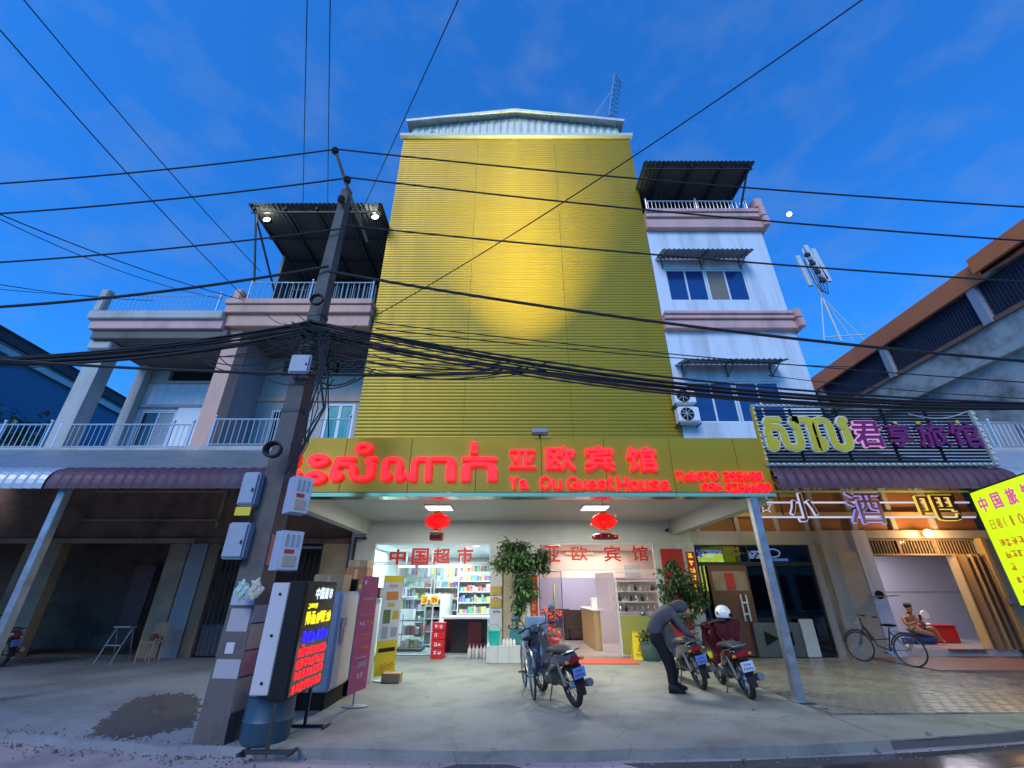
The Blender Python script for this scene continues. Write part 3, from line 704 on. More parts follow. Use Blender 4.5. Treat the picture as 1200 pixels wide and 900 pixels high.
for z in (1.0, 1.28, 1.56, 1.85): MB().box(3.0, 4.5, 14.5, 14.85, z, z + .03).build('shelf_board', 'white', c)
MB().box(3.0, 4.5, 14.5, 14.88, .04, .99).build('base', 'off_white', c)
for k in range(24):
    x = 3.1 + (k % 8) * .17; z = 1.031 + (k // 8) * .28
    tag(MB().lathe([(.03, 0), (.05, .04), (.045, .1), (.015, .15), (.02, .19)], (x, 14.62, z), 8).build('figurine', rnd.choice(['print_grey', 'dark_metal', 'goods9', 'chrome']), None, True), 'small figurine standing on the white cabinet shelves in the lobby', 'figurine', 'figurines in the lobby cabinet')
o = B('wall_notice', 'paper', None, (3.6, 4.1, 15.0, 15.02, 1.95, 2.35)); scribble(MB(), (3.65, 15.0, 2.0), UX, UZ, .4, .3, 5, .004, 8).build('print', 'print_grey', o); tag(o, 'pale printed notice above the figurine cabinet', 'notice')
q0 = at(662, 650, 16.1); q1 = at(696, 640, 16.1)
o = B('picture_frame', 'tan_wood', None, (q0.x, q1.x, 16.08, 16.12, q0.z, q0.z + .35)); B('print', 'goods9', o, (q0.x + .05, q1.x - .05, 16.07, 16.079, q0.z + .05, q0.z + .3)); tag(o, 'wide tan picture frame high on the lobby bulkhead', 'picture frame')
# new-year tree with lights left of the lobby door
t = T('lucky_ornament', 'glowing red and orange potted ornament just inside the lobby door', 'ornament', (1.15, 14.3, .04))
MB().lathe([(.14, 0), (.2, .1), (.22, .3), (.16, .34)], (1.15, 14.3, .04), 14).build('pot', 'red_plastic', t, True)
g = MB(); g2 = MB()
for k in range(70):
    a = rnd.random() * 6.28; r_ = rnd.random() ** .5 * .3; z = rnd.uniform(.4, 1.15)
    (g if k % 3 else g2).ell((1.15 + math.cos(a) * r_, 14.3 + math.sin(a) * r_, z), (.035, .035, .035), 6, 4)
tag(g.build('blossoms', 'red_plastic', t), kind='stuff'); tag(g2.build('fairy_lights', 'e_orange', t), kind='stuff')
# ---- canopy lights, lanterns, cameras
for i, x in enumerate((-1.82, 2.07)):
    o = MB().bb(x - .33, x + .33, 10.75, 11.4, 3.455, 3.499, .01).build('ceiling_light', 'frame_white'); B('diffuser', 'e_panel', o, (x - .3, x + .3, 10.78, 11.37, 3.448, 3.454))
    tag(o, ['left', 'right'][i] + ' square lit panel on the white ceiling behind a red lantern', 'ceiling light', 'lit ceiling panels')
    lamp('AREA', (x, 11.07, 3.43), 38, (1, 1, .88), .6, (0, 0, 0))
def lantern(x, y, z, label, spark):
    t = T('red_lantern', label, 'lantern', (x, y, z), 'red lanterns under the sign')
    for k in range(12):                       # twelve gores
        q = k * math.pi / 6; g = MB(); vs = []
        for i in range(9):
            v = math.pi * i / 8; rr = .27 * max(.25, math.sin(v)); zz = -.17 * math.cos(v)
            for s_, f_ in ((-.245, 1), (0, 1.06), (.245, 1)): vs.append((x + rr * f_ * math.cos(q + s_), y + rr * f_ * math.sin(q + s_), z + zz))
        g.add(vs, [(3*i+j, 3*i+j+1, 3*i+j+4, 3*i+j+3) for i in range(8) for j in range(2)]); g.build('gore', 'e_lantern', t, 'all')
    MB().lathe([(.09, 0), (.09, .04)], (x, y, z + .165), 14).build('top_cap', 'gold_print', t); MB().lathe([(.09, 0), (.09, .04)], (x, y, z - .205), 14).build('bottom_cap', 'gold_print', t)
    MB().tube([(x, y, z + .2), (x, y, 3.5)], .008, 5).build('cord', 'gold_print', t)
    if not spark:
        MB().box(x - .13, x + .13, y - .13, y + .13, z - .4, z - .25).build('tassel_box', 'red_paper', t); MB().box(x - .12, x + .12, y - .133, y - .131, z - .3, z - .27).build('print', 'gold_print', t)
    else:
        MB().lathe([(.26, 0), (.3, .03), (.3, .08), (.2, .12)], (x, y, z - .38), 16, sy=.6).build('base_ring', 'red_paper', t, True)
        for k in range(22):
            q = k * 2 * math.pi / 22; MB().ell((x + .3 * math.cos(q), y + .3 * math.sin(q) * .6, z - .33 if k % 2 else z + .12 * math.sin(k)), (.014, .014, .014), 6, 4).build('bulb', rnd.choice(['e_spark', 'e_pixel_green', 'e_neon_gold', 'e_led_red']), t)
lantern(-1.66, 10, 2.99, 'plain red lantern hanging above the market letters', 0)
lantern(2.05, 10, 2.99, 'red lantern ringed with tiny coloured lights above the lobby', 1)
for x, y, z, lb in ((-4.3, 13.35, 2.98, 'small dark camera on the post at the left end of the canopy'), (4.55, 13.3, 3.2, 'small dark camera under the right canopy beam')):
    t = T('security_camera', lb, 'camera', (x, y, z)); MB().lathe([(.04, 0), (.045, .03), (.04, .16)], (x, y - .1, z), 10, 'y').build('housing', 'dark_metal', t); MB().box(x - .02, x + .02, y + .06, y + .12, z - .02, z + .1).build('bracket', 'off_white', t)
# ---- main sign board
SG = T('guesthouse_sign', 'long golden sign board with glowing red Khmer, Chinese and English lettering', 'sign', (.3, 8.4, 3.2))
px = [-4.42, -3.3, -2.0, -.7, .58, 1.83, 3.13, 4.42, 5.02]
for a, b in zip(px[:-1], px[1:]): MB().bb(a + .004, b - .004, 8.28, 8.36, 3.28, 4.36, .006).build('panel', 'gold_panel', SG)
B('backing_frame', 'dark_metal', SG, (-4.4, 5.0, 8.37, 8.5, 3.3, 4.34)); 
for a, b in zip(px[:-1:2], px[2::2]): MB().bb(a + .003, b - .003, 8.285, 8.6, 3.2, 3.272, .004).build('soffit_panel', 'gold_mirror', SG)
Yl = 8.26
for ch, r in (('ទ', (331, 531, 352, 548)), ('ទ', (331, 551, 352, 569)), ('ះ', (361, 534, 384, 566)), ('ស', (390, 537, 440, 563)), ('ំ', (417, 520, 437, 532)), ('ណ', (449, 537, 505, 563)), ('ា', (505, 537, 533, 563)), ('ក', (542, 537, 581, 563)), ('់', (552, 519, 559, 532))):
    pxglyph(ch, r, Yl, 'e_red', SG, .06, .045, 'e_red_core', -.0001)
for ch, r in (('亚', (597, 528, 627, 549)), ('欧', (640, 524, 673, 551)), ('宾', (686, 524, 718, 552)), ('馆', (735, 525, 768, 552))):
    pxglyph(ch, r, Yl, 'e_red', SG, .06, .032, 'e_red_core', -.0001)
def word(s, x0, x1, y0, y1, bold=.025, caps=()):
    n = sum(1. if c != ' ' else .5 for c in s); 
    wd = {'M': 1.3, 't': .75, 'l': .5, ':': .4, ' ': .6, 'H': 1.25, 'G': 1.25, 'O': 1.25, 'T': 1.1}
    tot = sum(wd.get(c, 1) for c in s); x = x0; k = (x1 - x0) / tot
    for c in s:
        cw = wd.get(c, 1) * k
        if c != ' ':
            top = y0 if (c.isupper() or c.isdigit() or c in 'tlh') else y0 + (y1 - y0) * .27
            pxglyph(c, (x + cw * .08, top if c != ':' else y0 + 4, x + cw * .92, y1), Yl, 'e_red', SG, .05, bold)
        x += cw
word('Ya', 596, 620, 559, 573); word('Ou', 631, 659, 558, 574); word('Guest', 663, 719, 559, 574); word('House', 722, 785, 559, 575)
word('Tel:070', 791, 841, 553, 563, .02); word('395688', 847, 893, 553, 563, .02); word('096', 822, 846, 566, 576, .02); word('9256680', 850, 903, 566, 577, .02)
fl = T('floodlight', 'small floodlight on top of the golden sign aimed up the ribbed wall', 'floodlight', (.55, 8.2, 4.4))
MB().bb(.4, .72, 8.14, 8.36, 4.42, 4.52, .02).build('housing', 'grey_box', fl); MB().box(.43, .69, 8.17, 8.33, 4.521, 4.525).build('lens', 'e_pixel_blue', fl); MB().box(.54, .58, 8.24, 8.28, 4.36, 4.42).build('bracket', 'dark_metal', fl)
d = Vector((.35, 11.7, 15.5)) - Vector((.55, 8.25, 4.56))
_sp = lamp('AREA', (.5, 8.25, 4.56), 75, (1, 1, .42), .28, d.to_track_quat('-Z', 'Y').to_euler(), .14); _sp.data.spread = R(46)
# ---------------------------------------------------------------- white building on the right
WB = T('white_building', 'white shophouse with blue windows and pink cornices right of the golden cladding', 'building', (6.95, 13, 0))
X0, X1 = 4.89, 9.05
def holes(x0, x1, y0, y1, z0, z1, hs, m, parent):          # wall with openings
    cur = z0
    for a, b, c, d in sorted(hs, key=lambda h: h[2]):
        B('wall', m, parent, (x0, x1, y0, y1, cur, c)); B('wall', m, parent, (x0, a, y0, y1, c, d)); B('wall', m, parent, (b, x1, y0, y1, c, d)); cur = d
    B('wall', m, parent, (x0, x1, y0, y1, cur, z1))
holes(X0, X1, 11.7, 11.85, 4.9, 13.35, [(5.3, 8.05, 5.98, 7.3), (5.28, 8.0, 10.3, 11.62)], 'white_wall', WB)
B('side_wall', 'white_wall', WB, (X1 - .15, X1, 11.86, 24, 4.9, 13.35)); B('floor_slab', 'old_concrete', WB, (X0, X1, 11.86, 24, 13.1, 13.3), (X0, X1 - .16, 11.9, 24, 4.9, 5.0))
B('dark_room_sheet', 'shade_void', WB, (X0 + .02, X1 - .2, 12.6, 12.7, 5, 13))
for z0, nm in ((9.08, 'cornice'), (13.36, 'cornice')):
    h = .58 if z0 < 10 else .8
    MB().bb(X0 - .02, X1 + .02, 11.5, 11.86, z0, z0 + h * .55, .015).bb(X0 - .02, X1 + .06, 11.42, 11.84, z0 + h * .55 + .002, z0 + h * .8, .015).bb(X0 - .02, X1 + .1, 11.36, 11.83, z0 + h * .8 + .002, z0 + h, .015).build(nm, 'pink_trim', WB)
    MB().bb(X1 - .05, X1 + .15, 11.3, 11.9, z0 - .03, z0 + h * .5, .02).bb(X1 - .1, X1 + .1, 11.28, 11.88, z0 + h * .5 + .002, z0 + h + .03, .02).build('end_block', 'pink_trim', WB)
win('window', 5.3, 6.66, 5.98, 7.3, 11.74, 'pane_blue', 'frame_white', WB, .05, .06, (5.98,)); win('window', 6.69, 8.05, 5.98, 7.3, 11.74, 'pane_blue', 'frame_white', WB, .05, .06, (7.37,))
win('window', 5.28, 6.63, 10.3, 11.62, 11.74, 'pane_blue', 'frame_white', WB, .05, .06, (5.95,)); win('window', 6.65, 8.0, 10.3, 11.62, 11.74, ['curtain', 'pane_blue'], 'frame_white', WB, .05, .06, (7.32,))
for z, x0, x1 in ((11.86, 5.0, 8.1), (7.68, 5.0, 8.1)):
    h = corr(MB(), x0, x1, [(10.98, z), (11.69, z + .2)], .16, .022).build('window_hood', 'zinc', WB)
    for x in (x0 + .2, (x0 + x1) / 2, x1 - .2):
        MB().bar((x, 11.05, z - .01), (x, 11.68, z + .17), .03).bar((x, 11.68, z + .15), (x, 11.68, z - .25), .03).bar((x, 11.15, z), (x, 11.68, z - .23), .025).build('bracket', 'zinc_shaded', h)
MB().tube([(5.2, 11.55, 7.05), (5.9, 11.6, 7.13), (6.4, 11.6, 7.17)], .012, 6).build('awning_rod', 'dark_metal', WB)
railing(WB, X0 + .1, X1 - .35, 11.55, 14.17, 14.72, 26, posts=(0, .5, 1))
MB().bb(8.86, 9.16, 11.3, 11.7, 14.17, 14.62, .03).build('corner_urn', 'pink_trim', WB)
r = corr(MB(), 4.75, 8.75, [(10.5, 15.55), (15.0, 15.65)], .16, .03).build('terrace_roof', 'zinc_shaded', WB)
for x in (5.4, 6.5, 7.6, 8.6): MB().bar((x, 10.6, 15.46), (x, 15, 15.56), .06, .1).build('rafter', 'dark_metal', r)
for y in (10.7, 12.8, 14.8): MB().bar((4.8, y, 15.38), (8.7, y, 15.38), .06, .06).build('purlin', 'dark_metal', r)
MB().bar((8.55, 10.75, 15.35), (8.42, 11.6, 14.2), .05).bar((8.3, 11.65, 14.2), (8.3, 11.65, 15.35), .06).build('brace', 'dark_metal', r)
B('back_wall', 'zinc_shaded', WB, (4.9, 8.5, 14.9, 15, 13.4, 15.5))
def aircon(x, y, z, label):
    t = T('air_conditioner', label, 'air conditioner', (x, y, z), 'outdoor air conditioner units')
    MB().bb(x - .3, x + .3, y - .15, y + .15, z, z + .46, .03).build('casing', 'white', t); 
    MB().lathe([(.17, 0), (.19, -.012), (.19, -.02)], (x - .06, y - .15, z + .23), 20, 'y').build('fan_grille', 'black', t)
    for k in range(4): MB().obox((x - .08, y - .175, z + .24), (.38, .006, .012), (0, k * math.pi / 4, 0)).build('grille_bar', 'off_white', t)
    MB().bar((x - .3, y - .1, z - .03), (x - .3, y + .35, z - .03), .03).bar((x + .3, y - .1, z - .03), (x + .3, y + .35, z - .03), .03).build('bracket', 'dark_metal', t)
aircon(4.98, 11.46, 6.42, 'upper air conditioner on the white wall at the cladding edge'); aircon(5.0, 11.46, 5.86, 'lower air conditioner on the white wall at the cladding edge')
# ground floor of the white building: dark glass front
B('lintel', 'cream', WB, (5.33, 9.85, 13.5, 13.7, 2.82, 3.2)); B('upper_front', 'orange_wall', WB, (5.33, 8.95, 13.56, 13.7, 3.2, 4.88)); 
for x in (5.5, 6.7, 7.9, 8.8): B('pilaster', 'cream', WB, (x, x + .12, 13.5, 13.56, 3.2, 4.88))
B('timber_band', 'tan_wood', WB, (5.34, 8.95, 13.46, 13.49, 3.62, 3.74), (5.34, 8.95, 13.46, 13.49, 4.2, 4.3))
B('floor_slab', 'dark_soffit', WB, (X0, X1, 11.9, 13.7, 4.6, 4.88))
B('door_post', 'cream', WB, (8.72, 8.86, 13.4, 13.7, 0, 2.82)); B('door_post', 'dim_beige', WB, (8.862, 9.0, 13.4, 13.6, 0, 2.82))
B('inner_floor', 'black', WB, (5.33, 8.72, 13.7, 17, -.01, .02)); B('inner_back_wall', 'shade_void', WB, (5.33, 8.72, 16.9, 17, .02, 2.9)); B('inner_side_wall', 'shade_void', WB, (8.6, 8.72, 13.75, 16.9, .02, 2.9), (5.33, 5.4, 13.75, 16.9, .02, 2.9)); B('inner_ceiling', 'shade_void', WB, (5.33, 8.72, 13.71, 17, 2.9, 3))
win('glass_front', 5.33, 8.72, .02, 2.3, 13.52, 'glass_dark', 'dark_metal', WB, .05, .06, (5.5, 6.75, 7.6)); win('transom_window', 5.33, 8.72, 2.31, 2.82, 13.52, 'glass_dark', 'dark_metal', WB, .04, .05, (6.9,))
D = T('glass_door', 'dark brown door with red poster and pale handle behind the parked scooters', 'door', (6.2, 13.45, 0))
B('panel', 'door_brown', D, (5.62, 6.72, 13.44, 13.5, .03, 2.25)); B('upper_panel', 'dim_beige', D, (5.7, 6.66, 13.425, 13.438, 1.6, 2.1)); B('poster', 'red_paper', D, (6.05, 6.3, 13.41, 13.423, 1.62, 2.05))
MB().box(6.35, 6.38, 13.36, 13.4, .85, 1.5).box(6.5, 6.53, 13.36, 13.4, .85, 1.5).box(6.38, 6.5, 13.36, 13.4, 1.0, 1.04).box(6.38, 6.5, 13.36, 13.4, 1.28, 1.32).build('handle', 'frame_white', D)
o = MB().bb(6.5, 7.75, 13.3, 13.4, .02, .82, .01).build('low_partition', 'engine'); MB().add([(6.75, 13.28, .62), (7.12, 13.28, .45), (7.5, 13.28, .62), (7.5, 13.28, .28), (7.12, 13.28, .45), (6.75, 13.28, .28)], [(0, 1, 5), (1, 2, 3)]).build('bow_decal', 'black', o)
tag(o, 'grey low partition with a black bow shape before the dark glass front', 'partition')
o = MB().bb(7.8, 8.15, 13.3, 13.4, .02, .9, .01).build('white_board', 'off_white'); tag(o, 'plain pale board leaning by the dark glass front right of the steel post', 'board')
# lit window signs behind the dark glass
def pixels(t, x0, x1, z0, z1, y, m, n, fill, seed):
    q = random.Random(seed); g = MB(); w_ = (x1 - x0) / n; rows = max(1, int((z1 - z0) / w_))
    for i in range(n):
        for j in range(rows):
            if q.random() < fill: g.box(x0 + i * w_, x0 + (i + .85) * w_, y, y + .02, z0 + j * w_, z0 + (j + .85) * w_)
    return g.build('lit_text', m, t)
t = T('window_light_sign', 'blue and white pixel light sign behind the dark transom left of the yellow screen', 'light sign', (5.8, 13.6, 2.4))
pixels(t, 5.45, 6.2, 2.48, 2.72, 13.62, 'e_win_blue', 14, .7, 1); pixels(t, 5.45, 6.25, 2.36, 2.47, 13.62, 'e_win_green', 14, .5, 2)
o = B('yellow_screen', 'e_yellow_screen', None, (6.25, 6.7, 13.6, 13.62, 2.36, 2.76)); tag(o, 'dim yellow lit screen between the blue window signs', 'screen'); B('screen_bar', 'dark_metal', o, (6.45, 6.47, 13.58, 13.599, 2.36, 2.76)); B('screen_bar', 'dark_metal', o, (6.25, 6.7, 13.57, 13.579, 2.54, 2.56))
t = T('window_light_sign', 'blue pixel light sign behind the dark transom right of the yellow screen', 'light sign', (7.5, 13.6, 2.4))
pixels(t, 6.95, 7.5, 2.45, 2.72, 13.62, 'e_win_white', 10, .75, 3); MB().tube([(7.55 + .2 * math.cos(a / 3) + .15, 13.62, 2.6 + .11 * math.sin(a / 3)) for a in range(20)], .02, 5).build('lit_ring', 'e_win_white', t); MB().box(7.5, 8.1, 13.62, 13.64, 2.38, 2.45).build('lit_bar', 'e_win_blue', t)
o = MB().add([(7.4 + .2 * math.cos(k * .785) * (1 if k % 2 else .7), 13.62, 1.75 + .3 * math.sin(k * .785) * (1 if k % 2 else .7)) for k in range(8)] + [(7.4, 13.6, 1.75)], [(k, (k + 1) % 8, 8) for k in range(8)]).build('window_picture', 'orange_print'); tag(o, 'small orange festive picture on the dark glass right of the steel post', 'picture')
# red banner and lit couplets
def couplet(x, z0, z1, y, wd, label, m='red_paper', em='e_couplet', n=7, sd=0):
    o = B('couplet', m, None, (x - wd / 2, x + wd / 2, y - .02, y, z0, z1)); h = (z1 - z0) / n
    for k in range(n): scribble(MB(), (x - wd * .38, y - .021, z0 + h * k + h * .12), UX, UZ, wd * .76, h * .76, 1, .01, 8, seed=sd + k).build('character', em, o)
    return tag(o, label, 'couplet')
couplet(5.17, 1.05, 2.62, 13.43, .24, 'gold and red lit couplet strip on the pillar behind the second tree', n=8, em='e_couplet')
couplet(9.12, 1.05, 2.62, 13.38, .24, 'gold and red lit couplet strip on the column left of the open shop', n=8, sd=20)
couplet(.62, .6, 2.0, 13.48, .2, 'narrow red couplet beside the lobby door behind the tree', em='gold_print', n=6, sd=40)
o = B('red_banner', 'red_paper', None, (4.32, 4.95, 13.42, 13.44, .15, 2.7)); tag(o, 'tall red paper banner on the wall right of the lobby window', 'banner')
for k in range(5): scribble(MB(), (4.45, 13.419, .4 + k * .45), UX, UZ, .35, .32, 1, .006, 8, seed=60 + k).build('character', 'print_red', o)
# awning over the white building and its hanging neon
def awning(name, x0, x1, m, mtop, label, z=3.36):
    t = T(name, label, 'awning', ((x0 + x1) / 2, 8.2, z))
    arc = [(8.45 - .37 * math.cos(a), z + .05 + .37 * math.sin(a)) for a in [k * math.pi / 2 / 7 for k in range(8)]]
    corr(MB(), x0, x1, [(8.08, z - .05)] + arc, .2, .016).build('rolled_edge', m, t)
    corr(MB(), x0, x1, [(8.452, z + .422), (11.69, z + 1.8)], .2, .016).build('sheet', mtop, t)
    n = int((x1 - x0) / 1.1)
    for k in range(n + 1):
        x = x0 + .06 + (x1 - x0 - .12) * k / n; MB().bar((x, 8.35, z + .28), (x, 11.7, z + 1.68), .05, .08).build('rafter', 'dark_metal', t)
    MB().bar((x0, 8.3, z + .2), (x1, 8.3, z + .2), .06, .06).build('front_rail', 'dark_metal', t)
    return t
awning('purple_awning', 5.02, 9.55, 'purple_sheet', 'zinc_shaded', 'rounded purple sheet metal awning below the slatted hotel sign')
awning('pale_awning', 9.6, 16.5, 'pale_sheet', 'pale_sheet', 'pale rounded sheet awning over the open shop at the right edge')
tr = T('awning_truss', 'thin steel truss along the underside of the purple awning', 'truss', (7.3, 8.5, 3.3))
MB().bar((5.05, 8.5, 3.62), (9.4, 8.5, 3.62), .03).build('top_chord', 'trim_green', tr); MB().bar((5.05, 8.5, 3.34), (9.4, 8.5, 3.34), .03).build('bottom_chord', 'trim_green', tr)
for k in range(14):
    x = 5.05 + k * .31; MB().bar((x, 8.5, 3.34 if k % 2 else 3.62), (x + .31, 8.5, 3.62 if k % 2 else 3.34), .02).build('web_bar', 'trim_green', tr)
NB = T('neon_bar_sign', 'hanging neon sign of three Chinese characters on two white rails', 'sign', (7.1, 9, 2.9))
for z in (2.93, 3.22): MB().tube([(4.95, 9, z), (9.35, 9, z)], .018, 8).build('rail', 'e_neon_white' if z else 'white', NB)
for x in (5.5, 7.2, 9.1): MB().bar((x, 9.02, 2.9), (x, 9.02, 3.9), .02).build('hanger', 'dark_metal', NB)
pxglyph('小', (924, 579, 955, 611), 8.95, 'dim_red_letter', NB, .06, .005, 'e_neon_white', .025, 'character')
pxglyph('酒', (992, 577, 1032, 614), 8.95, 'violet_letter', NB, .06, .0, 'e_neon_violet', .022, 'character')
pxglyph('吧', (1075, 581, 1120, 610), 8.95, 'dim_red_letter', NB, .06, .0, 'e_neon_gold', .025, 'character')
p = at(897, 594, 8.95); st = [(p.x + (.13 if k % 2 == 0 else .055) * math.sin(k * math.pi / 5), 8.95, p.z + (.13 if k % 2 == 0 else .055) * math.cos(k * math.pi / 5)) for k in range(11)]
MB().tube(st, .012, 5).build('star', 'e_neon_white', NB)
# slatted hotel sign
HS = T('slatted_hotel_sign', 'dark slatted sign with yellow Khmer and purple Chinese letters above the purple awning', 'sign', (7.2, 8.3, 3.8))
z0, z1 = 3.82, 5.02
for k in range(17): MB().box(5.02, 9.44, 8.3, 8.325, z0 + .05 + k * .067, z0 + .05 + k * .067 + .038).build('slat', 'black', HS)
for x in (5.8, 6.75, 7.7, 8.6): MB().bar((x, 8.36, z0), (x, 8.36, z1), .04).build('upright', 'dark_metal', HS)
MB().bb(4.95, 9.5, 8.24, 8.32, z1, z1 + .06, .005).build('frame_bar', 'zinc', HS); MB().bb(4.95, 9.5, 8.24, 8.32, z0 - .04, z0 + .02, .005).build('frame_bar', 'zinc', HS)
MB().bb(4.95, 5.01, 8.24, 8.32, z0 + .02, z1 - .001, .005).build('frame_bar', 'gold_print', HS); MB().bb(9.44, 9.5, 8.24, 8.32, z0 + .02, z1 - .001, .005).build('frame_bar', 'trim_green', HS)
bl = None
for k in range(40):
    for z in (z1 + .03, z0 - .01):
        x = 5.06 + k * .112
        if bl is None: bl = MB().ell((x, 8.22, z), (.022, .022, .022), 8, 5).build('bulb', 'bulb_off', HS, True); b0 = (x, z)
        else: share(bl, HS, 'bulb', (x - b0[0], 0, z - b0[1]))
for k in range(10):
    for x in (4.98, 9.47): share(bl, HS, 'bulb', (x - b0[0], 0, z0 + .08 + k * .12 - b0[1]))
g = None
for ch, r in (('ស', (896, 491, 938, 528)), ('ា', (930, 491, 955, 528)), ('ល', (952, 491, 994, 528))): pxglyph(ch, r, 8.24, 'yellow_letter', HS, .07, .035, 'pale_outline', .028)
for ch, r, om in (('君', (999, 495, 1032, 524), 'e_neon_pink'), ('享', (1038, 497, 1066, 524), None), ('旅', (1073, 497, 1108, 524), None), ('馆', (1113, 497, 1145, 524), None)): pxglyph(ch, r, 8.24, 'violet_letter', HS, .06, .022, om, .028)
for x, y in ((1049, 496), (1076, 496), (1122, 495)): p = at(x, y, 8.2); MB().ell(p, (.045, .03, .045), 10, 6).build('yellow_cap', 'yellow_letter', HS)
MB().bar((4.96, 8.3, 4.3), (4.7, 8.6, 3.75), .03).build('stay', 'dark_metal', HS); MB().tube(wpath((8.1, 8.2, 4.85), (9.3, 8.2, 4.9), .12), .008, 5).build('loose_cable', 'off_white', HS)
# steel post at the canopy corner
t = T('steel_post', 'tall dented square steel post at the right corner of the golden sign', 'post', (4.58, 8.37, 0))
MB().bb(4.51, 4.65, 8.3, 8.44, .0, 3.5, .008).build('shaft', 'steel', t); MB().bb(4.45, 4.71, 8.24, 8.5, .0, .02, .005).build('base_plate', 'steel', t)
t = T('steel_post', 'bluish steel post holding the dark awning at the left edge', 'post', (-8.52, 8.3, 0))
MB().bb(-8.59, -8.45, 8.23, 8.37, -.02, 3.6, .008).build('shaft', 'steel', t); MB().bb(-8.66, -8.38, 8.16, 8.44, -.02, .01, .005).build('base_plate', 'steel', t)

# ---------------------------------------------------------------- open shop on the right
OS = T('open_shop_building', 'two storey shop with cream columns, warm bulb and open folding wooden gates', 'building', (11.3, 13.6, 0))
B('column', 'cream', OS, (9.0, 9.95, 13.3, 13.7, 0, 3.2)); B('textured_panel', 'beige_panel', OS, (9.36, 9.94, 13.27, 13.3, .02, 2.6)); B('column', 'white_wall', OS, (9.952, 10.35, 13.26, 13.7, 0, 3.2)); B('column', 'cream', OS, (13.6, 14.1, 13.3, 13.7, 0, 3.2))
B('lintel', 'cream', OS, (10.352, 13.6, 13.3, 13.7, 2.98, 3.2)); B('timber_band', 'tan_wood', OS, (9.0, 14.0, 13.4, 13.46, 3.62, 3.74)); B('upper_front', 'orange_wall', OS, (9.0, 14.0, 13.56, 13.7, 3.2, 4.88))
for x in (9.1, 10.2, 11.4, 12.6): B('pilaster', 'cream', OS, (x, x + .14, 13.47, 13.56, 3.2, 4.88))
gr_ = B('transom_frame', 'dim_beige', OS, (10.36, 13.59, 13.42, 13.48, 2.52, 2.57), (10.36, 13.59, 13.42, 13.48, 2.93, 2.97), (11.3, 11.36, 13.42, 13.48, 2.57, 2.93), (12.4, 12.46, 13.42, 13.48, 2.57, 2.93))
B('pane', 'pane_dark', gr_, (10.36, 13.59, 13.5, 13.51, 2.5, 2.97))
for k in range(36): B('grille_bar', 'dim_beige', gr_, (10.42 + k * .088, 10.44 + k * .088, 13.45, 13.47, 2.571, 2.929))
def room2(x0, x1, y0, y1, z0, z1):
    B('room_back_wall', 'lilac_wall', OS, (x0, x1, y1, y1 + .1, z0, z1)); B('room_side_wall', 'white_wall', OS, (x0 - .1, x0, y0, y1 + .1, z0, z1)); B('room_side_wall', 'white_wall', OS, (x1, x1 + .1, y0, y1 + .1, z0, z1))
    B('room_floor', 'floor_tile', OS, (x0, x1, y0 - .3, y1, z0 - .2, z0 + .01)); B('room_ceiling', 'white', OS, (x0, x1, y0, y1, z1, z1 + .1))
room2(10.36, 16.4, 13.71, 16.6, .18, 2.97); lamp('AREA', (12.3, 15.0, 2.9), 15, (.95, .92, 1), 1.4, (0, 0, 0))
B('wall_line', 'grey_wall', OS, (10.37, 16.39, 16.585, 16.6, 1.55, 1.58)); o = MB().bb(10.4, 10.9, 15.4, 15.9, .2, 2.0, .01).build('pale_cupboard', 'off_white'); tag(o, 'tall pale cupboard against the left wall of the open shop', 'cupboard')
for k in range(8):       # folded wooden gate leaves
    x = 12.8 + k * .09; y = 13.5 - (k % 2) * .28
    MB().obox((x, y + .14 if k % 2 else y - .0, 1.37), (.035, .36, 2.34), (0, 0, R(14 if k % 2 else -14))).build('gate_leaf', 'wood_gate' if k % 3 else 'tan_wood', OS)
MB().bb(13.48, 13.6, 13.12, 13.28, .02, 2.97, .01).build('gate_jamb', 'tan_wood', OS); MB().bb(13.4, 13.75, 13.0, 13.1, 1.25, 1.45, .02).build('gate_latch', 'steel', OS)
t = T('warm_bulb', 'glowing warm round bulb on the lintel above the open shop', 'bulb', (12.05, 13.15, 3.1)); MB().ell((12.05, 13.12, 3.1), (.11, .11, .11), 14, 9).build('globe', 'e_warm', t, True); MB().lathe([(.05, 0), (.05, .08)], (12.05, 13.2, 3.1), 10, 'y').build('socket', 'white', t)
lamp('POINT', (12.05, 12.85, 3.05), 28, (1, .6, .25), .12)
lamp('POINT', (7.2, 12.6, 4.15), 5, (1, .62, .28), .1)  # unseen lamp that warms the orange fronts behind the rails
t = T('warm_bulb', 'small unseen warm bulb added under the purple awning behind the hanging rails', 'bulb', (7.2, 12.9, 4.2)); MB().ell((7.2, 12.75, 4.2), (.05, .05, .05), 10, 6).build('globe', 'e_warm', t, True)
p = at(1032, 697, 13.2); t = T('wall_fan', 'small black wall fan with a stick on the column left of the open shop', 'fan', p)
MB().lathe([(.1, 0), (.11, .05), (.1, .1)], p, 12, 'y').build('housing', 'black', t); MB().bar(p + Vector((-.35, 0, -.05)), p + Vector((.5, 0, -.02)), .03).build('arm', 'dim_beige', t)
o = MB().bb(12.55, 13.4, 14.9, 15.4, .2, .62, .02).build('red_box', 'red_plastic'); MB().bb(12.53, 13.42, 14.88, 15.42, .625, .66, .01).build('lid', 'red_plastic', o); tag(o, 'bright red box on the floor of the open shop', 'box')
t = T('table_fan', 'small white table fan standing on the red box', 'fan', (12.75, 15.1, .66)); MB().lathe([(.1, 0), (.1, .03), (.02, .05), (.02, .2)], (12.75, 15.1, .665), 14).build('stand', 'white', t); MB().lathe([(.12, 0), (.13, .03), (.12, .06)], (12.75, 15.06, .93), 16, 'y').build('fan_head', 'white', t)
